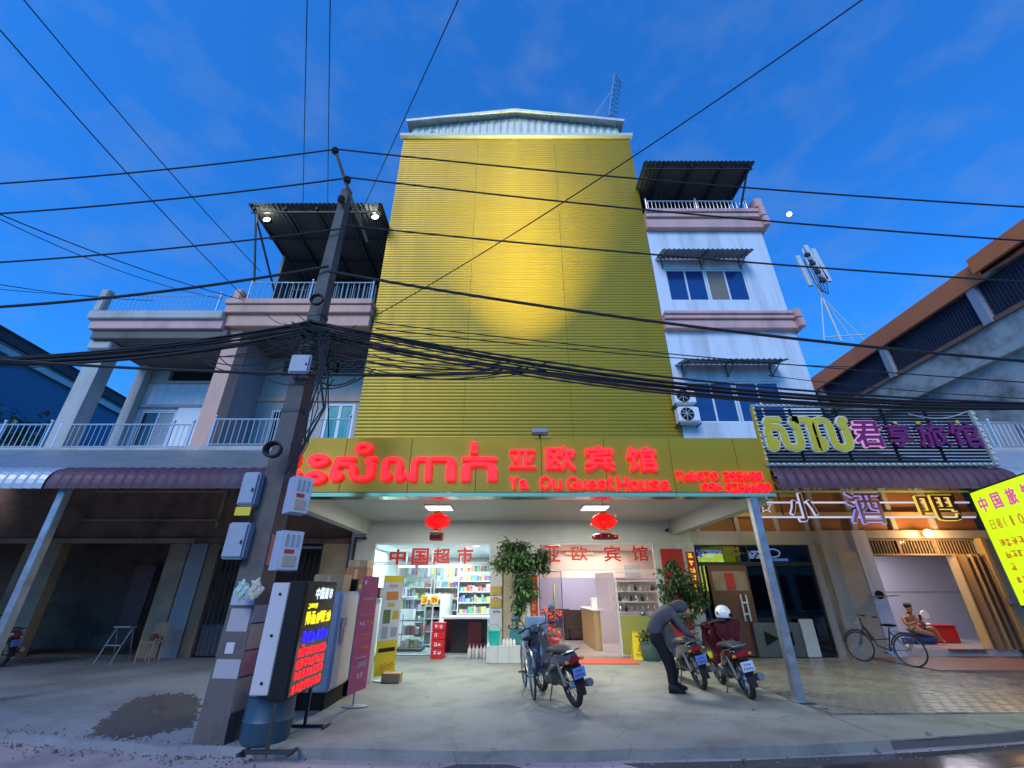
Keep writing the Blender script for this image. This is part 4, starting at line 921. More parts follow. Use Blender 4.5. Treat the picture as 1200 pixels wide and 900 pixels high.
o = MB().bb(11.3, 12.5, 14.6, 15.4, .2, .42, .06).build('floor_mattress', 'blue_cloth', None, True); tag(o, 'low dark mattress on which the shirtless person sits', 'mattress')
o = MB().bb(11.6, 12.6, 13.2, 13.42, .19, .205, .004).build('door_mat', 'door_brown'); tag(o, 'thin dark red mat at the doorway of the open shop', 'mat')
# balcony above
B('terrace_slab', 'cream', OS, (9.06, 17, 11.6, 24, 4.9, 5.2)); B('back_wall', 'old_concrete', OS, (9.06, 17.0, 19, 19.2, 5.2, 7.0))
railing(OS, 9.2, 16.8, 11.7, 5.2, 5.95, 56, posts=(0, .2, .4, .6, .8, 1)); B('terrace_screen', 'grey_wall', OS, (11.0, 17, 12.6, 12.7, 5.2, 6.35))
B('terrace_roof', 'zinc_shaded', OS, (9.3, 10.9, 12, 14, 6.0, 6.05))
# yellow price board
YB = T('yellow_price_board', 'glowing yellow green board with pink Chinese heading at the right edge', 'sign', (8.7, 7.8, 1.3))
a = Vector((8.93, 8.5, 0)); ux = Vector((-.352, -.936, 0)); uzv = Vector((0, 0, 1)); W_ = 1.9; nrm = ux.cross(uzv); 
def plank(O, ux, uz, w0, w1, h0, h1, d0, d1):
    n_ = Vector(ux).cross(Vector(uz)); O = Vector(O); vs = [O + Vector(ux) * w + Vector(uz) * h + n_ * d for d in (d0, d1) for w, h in ((w0, h0), (w1, h0), (w1, h1), (w0, h1))]
    return MB().add(vs, [(0,3,2,1),(4,5,6,7),(0,1,5,4),(1,2,6,5),(2,3,7,6),(3,0,4,7)])
o0 = Vector((8.93, 8.5, 0)) 
plank(o0, ux, uzv, -.03, W_ + .03, 1.33, 3.33, -.16, -.01).build('case', 'dark_metal', YB); plank(o0, ux, uzv, 0, W_, 1.36, 3.3, -.009, .0).build('lit_face', 'e_sign_yellow', YB)
for i, ch in enumerate('中国旅馆'): 
    o = glyph(MB(), ch, o0 + ux * (.14 + i * .42) + UZ * 2.92, ux, UZ, .24, .26, .01, .02).build('letter', 'e_board_pink', YB)
for i, ch in enumerate('日租(10$)'): glyph(MB(), ch, o0 + ux * (.2 + i * .2) + UZ * (2.6 if ch != '$' else 2.58), ux, UZ, .13 if ch not in '(1)' else .05, .17, .006, .0).build('letter', 'e_board_text', YB)
for r_ in range(5): scribble(MB(), o0 + ux * .22 + UZ * (2.3 - r_ * .2), ux, UZ, 1.4, .13, 8, .006, 6, seed=r_ + 80).build('text_line', 'e_board_text', YB)
for w_ in (.3, 1.6): p = o0 + ux * w_ - nrm * .09; MB().bar((p.x, p.y, -.01), (p.x, p.y, 1.33), .05).build('leg', 'dark_metal', YB)
q = o0 + ux * .8 + nrm * .5
lamp('AREA', (q.x, q.y, 2.3), 10, (.75, 1, .1), 1.4, nrm.to_track_quat('-Z', 'Y').to_euler())

# ---------------------------------------------------------------- orange roofed block far right
OB = T('orange_roofed_building', 'grimy concrete block with an orange roof fascia and dark mesh gallery', 'building', (19, 16, 0))
B('lower_wall', 'old_concrete', OB, (15.5, 26, 6, 22.5, 0, 9.35)); B('floor_ledge', 'old_concrete', OB, (15.3, 15.5, 6, 22.3, 8.2, 8.45)); B('gallery_sill', 'brick_tile', OB, (15.42, 15.5, 6, 19.5, 9.352, 9.5))
B('gallery_back', 'blue_mesh', OB, (15.9, 26, 6, 22, 9.352, 10.8)); B('orange_fascia', 'orange_fascia', OB, (15.3, 15.42, 11.2, 20.6, 10.72, 11.42)); B('orange_fascia', 'orange_fascia', OB, (15.1, 15.22, 6, 11.15, 10.95, 11.5))
B('soffit', 'old_concrete', OB, (15.43, 26, 6, 20.6, 10.82, 10.95)); corr(MB(), 15.5, 26, [(6, 11.4), (20.6, 11.3)], .2, .02).build('roof_sheet', 'brick_tile', OB)
for k, y in enumerate((6.5, 11.55, 15.4, 19.4)): MB().bb(15.36, 15.6, y, y + .28, 9.36, 10.8, .01).build('pillar', 'grey_wall', OB)
m_ = MB()
for k in range(120):
    y = 6.2 + k * .11; m_.box(15.5, 15.515, y, y + .02, 9.5, 10.7)
for k in range(9): m_.box(15.516, 15.53, 6.2, 19.4, 9.55 + k * .14, 9.57 + k * .14)
tag(m_.build('gallery_mesh', 'blue_mesh', OB), kind='stuff')
B('gallery_screen', 'blue_mesh', OB, (15.6, 15.62, 6.2, 19.4, 9.5, 10.75)); MB().add([(15.42, 6, 10.94), (15.42, 11.1, 10.9), (15.42, 6, 10.4)], [(0, 1, 2)]).build('gable_strip', 'orange_fascia', OB)
sc_ = T('terrace_scaffold', 'rusty red steel frame with blue slats behind the white building', 'frame', (15.2, 21, 9))
for k in range(9): MB().bar((14.2, 20.7 + k * .02, 9.0 + k * .3), (15.5, 20.7, 9.15 + k * .3), .04, .1).build('slat', 'pane_blue' if k % 2 else 'grey_box', sc_)
for x in (14.2, 14.9, 15.5): MB().bar((x, 20.6, 8.6), (x, 20.6, 11.5), .06).build('upright', 'orange_fascia', sc_)
MB().bar((14.1, 20.6, 11.4), (15.6, 20.6, 11.7), .08).build('top_bar', 'orange_fascia', sc_)
t = T('water_heater', 'white roof tank unit on the gallery edge at the right frame', 'tank', (14.9, 9.6, 9.4)); MB().lathe([(.001, 0), (.14, .03), (.14, .5), (.001, .53)], (15.2, 9.55, 9.72), 12, 'y').build('tank', 'white', t, True); MB().bar((15.2, 9.6, 9.5), (15.2, 9.6, 9.62), .3, .05).build('stand', 'off_white', t)

# telecom mast
TM = T('telecom_mast', 'white phone mast with panel antennas standing beyond the orange roof', 'mast', (22.5, 32, 0)); Yt = 32
P_ = lambda x, y, dy=0: at(x, y, Yt + dy)
MB().tube([P_(986, 400), P_(962, 345), P_(940, 292)], .09, 8).build('pole', 'off_white', TM, True)
MB().tube([P_(962, 345), P_(966, 400)], .05, 6).build('leg', 'off_white', TM); MB().tube([P_(965, 350), P_(1014, 400)], .05, 6).build('leg', 'off_white', TM); MB().tube([P_(964, 348, 2), P_(1000, 400, 2)], .04, 6).build('leg', 'off_white', TM)
for a_, b_ in (((934, 300), (950, 335)), ((943, 288), (968, 328)), ((952, 292), (972, 330))):
    q0 = P_(*b_); q1 = P_(*a_); MB().bar(q0, q1, .42, .2).build('antenna_panel', 'off_white', TM)
for k in range(7): q0 = P_(945 + k * 3, 300 + k * 5); MB().bb(q0.x - .22, q0.x + .22, q0.y - .3, q0.y, q0.z - .2, q0.z + .2, .03).build('radio_unit', 'grey_box' if k % 2 else 'dark_metal', TM)
for k in range(5): MB().tube(wpath(P_(942 + k * 6, 305 + k * 5, -.5), P_(964 + k, 342, -.5), .9, 10), .035, 5).build('cable', 'wire', TM)
B('mast_base', 'dark_metal', TM, (23.4, 26, 31.5, 33.0, 0, 14.8)); 
MB().bar(P_(966, 395), P_(1014, 392), .08).build('cross_bar', 'off_white', TM)
# roof sign frame on the guesthouse
RA = T('roof_sign_frame', 'narrow steel lattice frame standing on the right end of the gable roof', 'lattice frame', (4.7, 13.5, 20))
pa, pb, pc, pd = at(713, 136, 13), at(722, 136, 14.5), at(720, 86, 13), at(728, 98, 14.5)
for a_, b_ in ((pa, pc), (pb, pd), (pc, pd), (pa, pb)): MB().bar(a_, b_, .05).build('frame_bar', 'steel', RA)
for k in range(8):
    t0 = k / 8; MB().bar(pa.lerp(pc, t0), pb.lerp(pd, (k + 1) / 8), .03).bar(pa.lerp(pc, t0), pb.lerp(pd, t0), .03).build('lattice_bar', 'steel', RA)
MB().bar(pa.lerp(pc, .6), pa + Vector((-.9, .2, -.2)), .02).build('stay', 'steel', RA)
o = MB().ell(at(925, 251, 900), (6.2, 6.2, 5.6), 24, 14).build('moon', 'e_moon', None, True); tag(o, kind='structure')
# ---------------------------------------------------------------- left neighbours
LB = T('pink_balcony_building', 'shophouse with pink cornice, white balcony rails and floodlit terrace roof', 'building', (-6.7, 13, 0))
B('column', 'peach', LB, (-9.1, -8.62, 11.7, 12.15, 5.25, 9.15)); B('side_partition', 'grey_wall', LB, (-8.85, -8.7, 12.16, 13.6, 5.25, 9.15)); B('side_partition', 'grey_wall', LB, (-4.66, -4.56, 12.6, 14, 3.7, 13.3))
holes(-8.7, -4.66, 13.6, 13.75, 5.25, 9.15, [(-6.35, -5.35, 5.3, 7.4), (-8.15, -5.3, 8.42, 9.05)], 'cream', LB); B('inner_dark_sheet', 'shade_void', LB, (-8.7, -4.72, 14.2, 14.3, 5, 9.2))
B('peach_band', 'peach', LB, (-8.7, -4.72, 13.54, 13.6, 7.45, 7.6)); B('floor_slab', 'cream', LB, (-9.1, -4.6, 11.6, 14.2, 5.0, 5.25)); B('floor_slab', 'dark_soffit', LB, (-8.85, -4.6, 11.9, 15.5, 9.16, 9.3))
for x in (-8.1, -7.15, -6.2): 
    lv = MB().box(x, x + .9, 13.6, 13.62, 8.42, 8.46).build('louver_frame', 'peach', LB)
    for k in range(7): MB().obox((x + .45, 13.62, 8.5 + k * .08), (.84, .06, .02), (R(35), 0, 0)).build('louver_slat', 'cream', lv)
f = win('balcony_door', -6.35, -5.35, 5.3, 7.4, 13.62, ['pane_teal', 'pane_teal'], 'frame_white', LB, .1, .06, (-5.85,))
f = win('window', -8.1, -7.6, 5.9, 7.1, 13.52, 'pane_dark', 'frame_white', LB, .05, .06); 
for k in range(5): B('grille_bar', 'frame_white', f, (-8.02 + k * .09, -8.0 + k * .09, 13.5, 13.51, 5.95, 7.05))
railing(LB, -8.6, -6.15, 11.72, 5.27, 6.08, 14, posts=(0, 1)); railing(LB, -6.1, -4.7, 11.72, 5.27, 6.08, 8, posts=(.1, 1))
MB().bb(-9.15, -4.55, 11.5, 11.86, 9.16, 9.6, .015).bb(-9.2, -4.52, 11.38, 11.84, 9.602, 9.9, .015).bb(-9.22, -4.5, 11.32, 11.82, 9.902, 10.1, .015).build('cornice', 'peach', LB)
B('terrace_floor', 'old_concrete', LB, (-9.1, -4.55, 11.83, 16, 9.95, 10.05)); railing(LB, -8.75, -4.65, 11.6, 10.11, 10.95, 22, posts=(0, .5, 1))
MB().bb(-9.1, -8.85, 11.4, 11.7, 10.11, 10.55, .03).build('corner_urn', 'peach', LB)
B('terrace_side_wall', 'zinc_shaded', LB, (-8.95, -8.85, 13.0, 16, 10.06, 13.4)); B('terrace_back_wall', 'dim_wall', LB, (-8.85, -4.6, 15.0, 15.2, 10.06, 13.4))
f = B('terrace_grille', 'dark_metal', LB, (-8.8, -4.65, 13.6, 13.63, 12.2, 12.25), (-8.8, -4.65, 13.6, 13.63, 10.9, 10.94))
for k in range(26): B('grille_bar', 'off_white', f, (-8.7 + k * .16, -8.68 + k * .16, 13.57, 13.59, 10.1, 12.4))
r = corr(MB(), -9.15, -4.5, [(10.75, 13.72), (15.8, 13.62)], .16, .03).build('terrace_roof', 'zinc_shaded', LB)
for x in (-9.0, -7.9, -6.8, -5.7, -4.65): MB().bar((x, 10.85, 13.6), (x, 15.7, 13.5), .06, .1).build('rafter', 'dark_metal', r)
for y in (10.95, 12.2, 13.4, 14.6): MB().bar((-9.1, y, 13.5), (-4.55, y, 13.5), .05, .06).build('purlin', 'dark_metal', r)
MB().bar((-8.95, 10.9, 13.5), (-8.75, 13, 11.4), .05).bar((-8.9, 10.9, 13.5), (-8.75, 11.7, 11.0), .05).build('brace', 'dark_metal', r)
for i, (x, y) in enumerate(((313, 258), (440, 255))):
    p = at(x, y, 11.15); t = T('floodlight', ['bright floodlight under the left corner of the terrace roof', 'bright floodlight under the right corner of the terrace roof beside the cladding'][i], 'floodlight', p, 'floodlights under the terrace roof')
    MB().bb(p.x - .12, p.x + .12, p.y - .02, p.y + .1, p.z - .09, p.z + .09, .01).build('housing', 'dark_metal', t); MB().ell((p.x, p.y - .03, p.z), (.12, .03, .09), 12, 8).build('lens', 'e_flood', t, True)
    lamp('POINT', (p.x, p.y - .15, p.z), 3, (1, 1, .88), .08)
# cream building with open balcony, far left
CB = T('cream_terrace_building', 'cream building with an open balcony and white roof railing at the left', 'building', (-11, 13, 0))
B('column', 'cream', CB, (-13.2, -12.68, 11.7, 12.15, 5.2, 8.7)); MB().bb(-13.3, -12.58, 11.62, 12.2, 8.4, 8.69, .03).build('column_capital', 'cream', CB)
holes(-12.9, -8.86, 13.6, 13.75, 5.2, 8.7, [(-12.2, -11.1, 6.0, 7.1)], 'cream', CB) if False else None
holes(-13.0, -8.86, 13.6, 13.75, 5.2, 8.12, [(-12.55, -11.4, 5.85, 7.1)], 'white_wall', CB); B('vent_recess', 'shade_void', CB, (-12.9, -8.86, 13.75, 13.85, 8.1, 8.72)); B('wall', 'cream', CB, (-13.0, -12.1, 13.6, 13.74, 8.13, 8.7)); B('sill', 'cream', CB, (-12.1, -8.86, 13.5, 13.75, 8.13, 8.2)); B('ledge', 'grey_wall', CB, (-12.7, -9.8, 13.5, 13.59, 7.2, 7.3))
win('window', -12.55, -11.4, 5.85, 7.1, 13.62, ['pane_dark', 'print_grey'], 'frame_white', CB, .05, .06, (-11.98,)); B('inner_dark_sheet', 'shade_void', CB, (-13, -8.9, 14.2, 14.3, 5, 8.8))
B('brown_door', 'door_brown', CB, (-10.4, -9.6, 13.52, 13.59, 5.25, 7.3)); B('white_door', 'white', CB, (-11.3, -10.45, 13.52, 13.59, 5.25, 7.2))
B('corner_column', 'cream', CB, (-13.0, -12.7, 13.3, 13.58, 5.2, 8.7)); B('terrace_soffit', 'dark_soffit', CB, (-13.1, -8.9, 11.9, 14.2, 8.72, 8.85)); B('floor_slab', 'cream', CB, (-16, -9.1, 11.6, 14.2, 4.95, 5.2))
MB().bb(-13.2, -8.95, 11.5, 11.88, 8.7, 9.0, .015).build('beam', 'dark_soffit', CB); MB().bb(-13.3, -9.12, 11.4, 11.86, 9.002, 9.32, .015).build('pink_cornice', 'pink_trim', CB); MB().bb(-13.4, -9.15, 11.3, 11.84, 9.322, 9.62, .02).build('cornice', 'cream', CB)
B('terrace_floor', 'old_concrete', CB, (-13.1, -9.1, 11.86, 22, 9.3, 9.45)); B('side_wall', 'cream', CB, (-13.15, -13.0, 13.76, 22, 5.2, 9.3))
railing(CB, -13.2, -9.2, 11.55, 9.63, 10.38, 26, posts=(0, .9), r=.009); MB().bb(-13.4, -13.15, 11.35, 11.6, 9.63, 10.5, .03).build('corner_post', 'cream', CB)
railing(CB, -16, -13.3, 11.72, 5.2, 5.92, 16, posts=(0, .5, 1)); railing(CB, -13.0, -9.2, 11.72, 5.2, 5.92, 24, posts=(0, .85, 1), r=.009)
# dark ground floors on the left
GF = T('dark_shop_front', 'unlit ground floor shop front with brown doorways under the left awnings', 'shop front', (-9.5, 13.6, 0))
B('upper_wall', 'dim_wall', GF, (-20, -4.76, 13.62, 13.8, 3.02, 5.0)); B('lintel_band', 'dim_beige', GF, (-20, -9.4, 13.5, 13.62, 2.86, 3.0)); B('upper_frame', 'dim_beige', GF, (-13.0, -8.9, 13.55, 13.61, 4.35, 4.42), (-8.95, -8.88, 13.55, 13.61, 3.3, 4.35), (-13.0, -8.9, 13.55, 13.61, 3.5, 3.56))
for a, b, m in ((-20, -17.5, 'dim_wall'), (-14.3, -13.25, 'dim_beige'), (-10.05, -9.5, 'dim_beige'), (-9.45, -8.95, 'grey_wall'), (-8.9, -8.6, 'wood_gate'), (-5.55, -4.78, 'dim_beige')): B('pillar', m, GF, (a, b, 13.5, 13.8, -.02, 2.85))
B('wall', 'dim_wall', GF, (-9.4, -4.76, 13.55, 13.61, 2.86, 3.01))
B('inner_wall', 'dim_wall', GF, (-20, -4.8, 15.2, 15.3, 0, 3)); B('inner_floor', 'dim_wall', GF, (-20, -4.8, 13.8, 15.2, -.1, .02)); B('hanging_cloth', 'door_brown', GF, (-11.7, -11.1, 14.6, 14.65, .2, 2.3)); B('inner_ceiling', 'shade_void', GF, (-20, -4.8, 13.8, 16.5, 3.0, 3.02))
def gate(x0, x1, label):
    t = T('folding_gate', label, 'gate', ((x0 + x1) / 2, 13.55, 0)); n = int((x1 - x0) / .14)
    B('lower_sheet', 'engine', t, (x0, x1, 13.6, 13.61, .02, .75))
    for k in range(n + 1):
        x = x0 + (x1 - x0) * k / n; MB().box(x - .012, x + .012, 13.52, 13.545, .02, 2.7).build('gate_bar', 'dark_metal', t)
    for k in range(n):
        for z in (.9, 1.7):
            x = x0 + (x1 - x0) * k / n; MB().bar((x, 13.55, z), (x + .14, 13.55, z + .7), .014).build('lattice_bar', 'dark_metal', t)
    B('track', 'steel', t, (x0, x1, 13.52, 13.58, 2.71, 2.78))
gate(-8.55, -7.0, 'grey folding lattice gate behind the meter boxes, left of the pole'); gate(-6.95, -5.6, 'grey folding lattice gate between the pole and the guesthouse wall')
awning('purple_awning', -8.75, -4.62, 'purple_sheet', 'zinc', 'rounded purple sheet awning on the left beside the concrete pole')
awning('pale_awning', -19, -8.8, 'pale_sheet', 'zinc', 'pale rounded sheet awning at the far left edge')
# blue building beyond
o = T('blue_warehouse', 'blue sheet clad building with a grey roof beyond the cream terrace', 'building', (-24, 20, 0))
B('blue_wall', 'blue_house', o, (-30, -20, 10, 24.5, 0, 10.0)); MB().add([(-20.6, 10, 11.0), (-19.6, 10, 11.0), (-19.6, 25, 10.2), (-20.6, 25, 10.2), (-30, 10, 13.2), (-30, 25, 12.4)], [(0, 1, 2, 3), (0, 3, 5, 4)]).build('roof', 'zinc', o)
MB().bar((-19.75, 10, 10.75), (-19.75, 25, 9.95), .12, .35).build('eave_beam', 'dark_metal', o); MB().bar((-19.9, 10, 10.35), (-19.9, 25, 9.55), .12, .25).build('light_band', 'pale_sheet', o)
for k in range(30): B('railing_bar', 'dark_metal', o, (-19.6, -19.57, 12 + k * .3, 12.04 + k * .3, 6.2, 7.6))

# ---------------------------------------------------------------- concrete pole with its boxes
PO = T('utility_pole', 'tapering concrete utility pole with peeling posters and bundled cables', 'pole', (-3.5, 6.47, 0))
def pole_sec(z):
    h = .2 - .0125 * z; return h
def polebox(z0, z1, off=0., faces=None):
    M = Matrix.Rotation(R(-8), 4, 'Z'); vs = []
    for z in (z0, z1):
        h = pole_sec(z) + off
        for a, b in ((-1, -1), (1, -1), (1, 1), (-1, 1)): v = M @ Vector((a * h, b * h * .85, 0)); vs.append((-3.5 + v.x, 6.47 + v.y, z))
    return vs
g = MB(); zs = [-.1] + [k * .6 for k in range(1, 16)] + [9.25]
vs = []
for z in zs:
    vs += polebox(z, z)[:4]
g.add(vs, [(4*i+k, 4*i+(k+1)%4, 4*i+4+(k+1)%4, 4*i+4+k) for i in range(len(zs) - 1) for k in range(4)] + [(3, 2, 1, 0), tuple(len(vs) - 4 + k for k in range(4))])
g.build('shaft', 'conc_pole', PO)
def poster(face, u0, u1, z0, z1, m, parent=PO, off=.006):
    v = polebox(z0, z1, off); a, b = (v[0], v[1]) if face == 0 else (v[1], v[2]) if face == 1 else (v[3], v[0]); c, d = (v[4], v[5]) if face == 0 else (v[5], v[6]) if face == 1 else (v[7], v[4])
    L = lambda p, q, t: Vector(p).lerp(Vector(q), t)
    P4 = [L(a, b, u0), L(a, b, u1), L(c, d, u1), L(c, d, u0)]; n_ = (P4[1] - P4[0]).cross(P4[3] - P4[0]).normalized() * .004
    return MB().add(P4 + [q - n_ for q in P4], [(0,1,2,3),(7,6,5,4),(0,4,5,1),(1,5,6,2),(2,6,7,3),(3,7,4,0)]).build('poster', m, parent)
poster(0, .1, .95, .62, .82, 'paper'); poster(0, .15, .9, 1.12, 1.38, 'paper'); poster(0, .3, .6, .88, 1.0, 'machine_pale'); poster(1, .05, .95, .28, .62, 'paper_tan'); poster(1, .05, .95, .64, .9, 'paper_pink'); poster(1, .05, .95, .92, 1.2, 'paper_tan'); poster(1, .02, .98, 1.22, 1.42, 'paper')
poster(0, .05, .95, 1.42, 1.62, 'machine_blue'); poster(1, .1, .9, 1.9, 2.3, 'paper_pink')
a_ = at(405, 226, 6.4); 
MB().bar(at(393, 176, 6.3), at(408, 222, 6.3), .06).bar(at(408, 222, 6.3), at(431, 285, 6.35), .05).build('steel_arm', 'black', PO)
for x, y in ((393, 177), (407, 211), (400, 234)):
    p = at(x, y, 6.28); MB().lathe([(.03, -.07), (.07, -.05), (.05, -.02), (.075, 0), (.05, .03), (.07, .05), (.03, .08)], p, 12).build('insulator', 'insulator', PO, True)
for z in (4.15, 5.2, 6.0):
    v = polebox(z, z + .06, .012); MB().add(v, [(0,3,2,1),(4,5,6,7),(0,1,5,4),(1,2,6,5),(2,3,7,6),(3,0,4,7)]).build('clamp_band', 'dark_metal', PO)
def mbox(x0, y0, x1, y1, Y, d, m, label, windows=False, dx=.0):
    p0 = at((x0 + x1) / 2, y1, Y); hh = at((x0 + x1) / 2, y0, Y).z - p0.z; ww = at(x1, (y0 + y1) / 2, Y).x - at(x0, (y0 + y1) / 2, Y).x; X = at((x0 + x1) / 2, (y0 + y1) / 2, Y).x
    t = T('meter_box' if windows else 'junction_box', label, 'meter box' if windows else 'junction box', (X, Y, p0.z), 'boxes fixed to the utility pole')
    if not windows:
        MB().bb(X - ww/2, X + ww/2, Y, Y + d, p0.z, p0.z + hh, .02).build('case', m, t); MB().bb(X - ww/2 + .02, X + ww/2 - .02, Y - .012, Y - .001, p0.z + .03, p0.z + hh - .03, .004).build('door_panel', m, t); MB().box(X + ww/2 - .06, X + ww/2 - .04, Y - .03, Y - .013, p0.z + hh * .4, p0.z + hh * .5).build('latch', 'dark_metal', t)
    else:
        ug = Vector((.72, -.69, 0)).normalized() if False else Vector((.66, .75, 0)).normalized()
        c0 = Vector((X - .02, Y, p0.z)); W2 = ww * .95
        nface = ug.cross(UZ)       # toward the right front
        plank(c0, ug, UZ, 0, W2, 0, hh, -d, 0).build('case', 'machine_blue', t)
        plank(c0, ug, UZ, .01, W2 - .01, .01, hh - .01, .001, .012).build('front_cover', 'meter_white', t)
        for k in range(3): plank(c0, ug, UZ, .04 + k * (W2 - .06) / 3, (k + 1) * (W2 - .06) / 3, hh * .6, hh * .9, .013, .02).build('meter_window', 'print_grey', t)
        plank(c0, ug, UZ, .05, W2 - .1, hh * .42, hh * .52, .013, .018).build('print', 'print_red', t)
        plank(c0, ug, UZ, .05, W2 - .06, hh * .1, hh * .36, .013, .02).build('breaker_window', 'paper_tan', t)
mbox(281, 553, 301, 592, 6.2, .16, 'grey_box', 'upper grey junction box on the left side of the utility pole'); mbox(263, 612, 288, 655, 6.2, .18, 'grey_box', 'lower grey junction box on the left side of the utility pole')
mbox(333, 557, 356, 600, 6.05, .22, 'meter_white', 'upper electricity meter box catching red light on the pole', True); mbox(317, 621, 343, 668, 6.02, .24, 'meter_white', 'lower electricity meter box with three windows on the pole', True)
mbox(339, 415, 363, 437, 6.15, .2, 'grey_box', 'small grey junction box high among the tangled cables')
o = B('yellow_tag', 'banner_yellow', None, (at(275, 600, 6.2).x, at(293, 600, 6.2).x, 6.2, 6.22, at(280, 604, 6.2).z, at(280, 594, 6.2).z)); tag(o, 'tiny orange plate between the two grey junction boxes', 'plate')
def coil(name, m, c, r, rt, label, n=5):
    g = MB()
    for k in range(n): g.tube([c + Vector((math.cos(a / 16 * 6.283) * r * (1 + .06 * k), -.02 * k, math.sin(a / 16 * 6.283) * r * (1 + .03 * k))) for a in range(17)], rt, 6)
    tag(g.build(name, m, None, True), label, 'cable coil')
coil('cable_coil', 'wire', at(322, 528, 6.1), .1, .018, 'black coil of spare cable hung on the pole above the left awning')
coil('cable_coil', 'wire', at(372, 352, 6.2), .1, .015, 'small coil of black cable high on the pole below the balcony rail', 3)
for k, (x, y, m, lb) in enumerate(((283, 692, 'litter_green', 'white and green plastic bag hanging on the pole'), (300, 690, 'bag_tan', 'tan printed plastic bag hanging on the pole right of the green one'))):
    p = at(x, y, 6.1); bm = bmesh.new(); bmesh.ops.create_icosphere(bm, subdivisions=3, radius=1); q = random.Random(k)
    o = MB().add([(p.x + (v.co.x + .25 * math.sin(v.co.z * 5 + k)) * .09 * q.uniform(.7, 1.15), p.y + v.co.y * .03 * q.uniform(.5, 1.4), p.z + (v.co.z + .2 * math.sin(v.co.x * 6)) * .12 * q.uniform(.85, 1.1)) for v in bm.verts], [[v.index for v in f.verts] for f in bm.faces]).build('plastic_bag', m, None); bm.free(); tag(o, lb, 'bag')
# ---------------------------------------------------------------- cables
def wire(p0, p1, sag, r, label, e0=0., e1=0., name='cable', group=None, n=28):
    tag(MB().tube(wpath(p0, p1, sag, n, e0, e1), r, 6).build(name, 'wire', None, True), label, 'cable', group)
YP = 6.3
wire(at(-60, 219, YP), at(393, 175, YP), .12, .018, 'top cable from the left frame edge to the tip of the pole arm', .9)
wire(at(396, 175, YP), at(1260, 246, YP), .15, .018, 'top cable from the pole tip across the golden cladding to the right', 0, .8)
wire(at(-60, 254, YP), at(404, 209, YP), .12, .018, 'second cable from the left edge to the pole arm', .9)
wire(at(409, 208, YP), at(1260, 286, YP), .15, .018, 'second cable from the pole arm across the cladding to the right edge', 0, .8)
wire(at(-60, 311, YP), at(400, 268, YP), .1, .017, 'third cable from the left edge to the pole below the terrace roof', .9)
wire(at(402, 264, YP), at(1260, 334, YP), .1, .017, 'third cable passing the bright spot on the cladding', 0, .8)
wire(at(-60, 363, YP), at(385, 312, YP), .15, .026, 'fourth thicker cable from the left edge to the pole', .9)
wire(at(385, 318, YP), at(1260, 428, YP), .2, .026, 'thick cable sloping across the cladding just below the bright spot', 0, .8)
q_ = random.Random(11)
for k in range(9):         # heavy bundle
    a = k * .7; dy = 4.5 * math.sin(a) ; dz = .03 * math.cos(a)
    wire(at(-60, 424 + dy * .6, YP + dz), at(362, 384 + dy * 1.6, YP + dz), .18 + q_.uniform(-.06, .08), q_.uniform(.014, .024), 'black cable in the thick bundle running left from the pole', .9, group='cables in the left bundle')
    wire(at(362, 384 + dy * 2, YP + dz), at(1260, 476 + dy * .5, YP + dz), .42 + q_.uniform(-.1, .1), q_.uniform(.014, .022), 'black cable in the thick bundle running right from the pole', 0, .8, group='cables in the right bundle')
wire(at(-60, 417, YP - .1), at(350, 438, YP - .1), .05, .024, 'lower cable reaching the pole from the left under the bundle', .9)
wire(at(350, 438, YP - .1), at(640, 434, YP), .05, .024, 'lower cable from the pole that joins the right bundle')
wire(at(355, 405, YP - .05), at(600, 430, YP), .2, .014, 'sagging thin cable just right of the pole above the joined bundle')
for k in range(7):
    wire(at(358 + k * 2, 380 + k * 6, YP - .05), at(560 + k * 14, 424 + (k % 3) * 5, YP), .08 + k * .05, .009, 'loose thin strand fanning from the pole into the right bundle', group='loose strands right of the pole', n=18)
    wire(at(350, 386 + k * 7, YP - .05), at(150 + k * 16, 404 + (k % 3) * 6, YP), .06 + k * .05, .009, 'loose thin strand fanning from the pole into the left bundle', group='loose strands left of the pole', n=18)
for k in range(8):
    tag(MB().tube([at(372 + k * 2.2, 395, 6.2), at(376 + q_.uniform(-4, 8), 440, 6.15), at(372 + q_.uniform(-14, 9), 478, 6.13), at(352 + q_.uniform(-12, 10), 520, 6.12), at(338 + q_.uniform(-6, 6), 555, 6.1)], q_.uniform(.008, .016), 5).build('drop_cable', 'wire', None, True), 'thin black cable hanging down beside the pole to the meter boxes', 'cable', 'drop cables down the pole')
g = MB()
for k in range(46):
    xx = q_.gauss(366, 14); yy = q_.uniform(372, 442); p0 = at(xx + q_.gauss(-18, 10), yy + q_.gauss(0, 6), 6.22); p1 = at(xx + q_.gauss(20, 12), yy + q_.gauss(2, 7), 6.22)
    g.tube(wpath(p0, p1, q_.uniform(.02, .16), 9), q_.uniform(.006, .013), 4)
for k in range(10):
    c_ = at(q_.gauss(364, 8), q_.uniform(385, 435), 6.18); r_ = q_.uniform(.05, .12)
    g.tube([c_ + Vector((math.cos(a * .524) * r_, q_.uniform(-.01, .01), math.sin(a * .524) * r_ * 1.2)) for a in range(12)], .009, 4)
tag(g.build('cable_tangle', 'wire', PO), kind='stuff')
wire(at(384, 392, 6.25), at(385, 512, 9.5), 0, .012, 'straight cable dropping from the bundle to the balcony rail right of the pole')
wire(at(440, 432, 6.3), at(375, 455, 6.25), .12, .01, 'short looping cable right of the pole under the bundle')
wire(at(0, 35, 4.0), at(290, 352, 11.5), .1, .012, 'thin slanting cable from the upper left sky down to the cream terrace', .4)
wire(at(28, 0, 4.0), at(305, 318, 11.3), .1, .012, 'thin slanting cable just right of the first, ending at the pink cornice', .4)
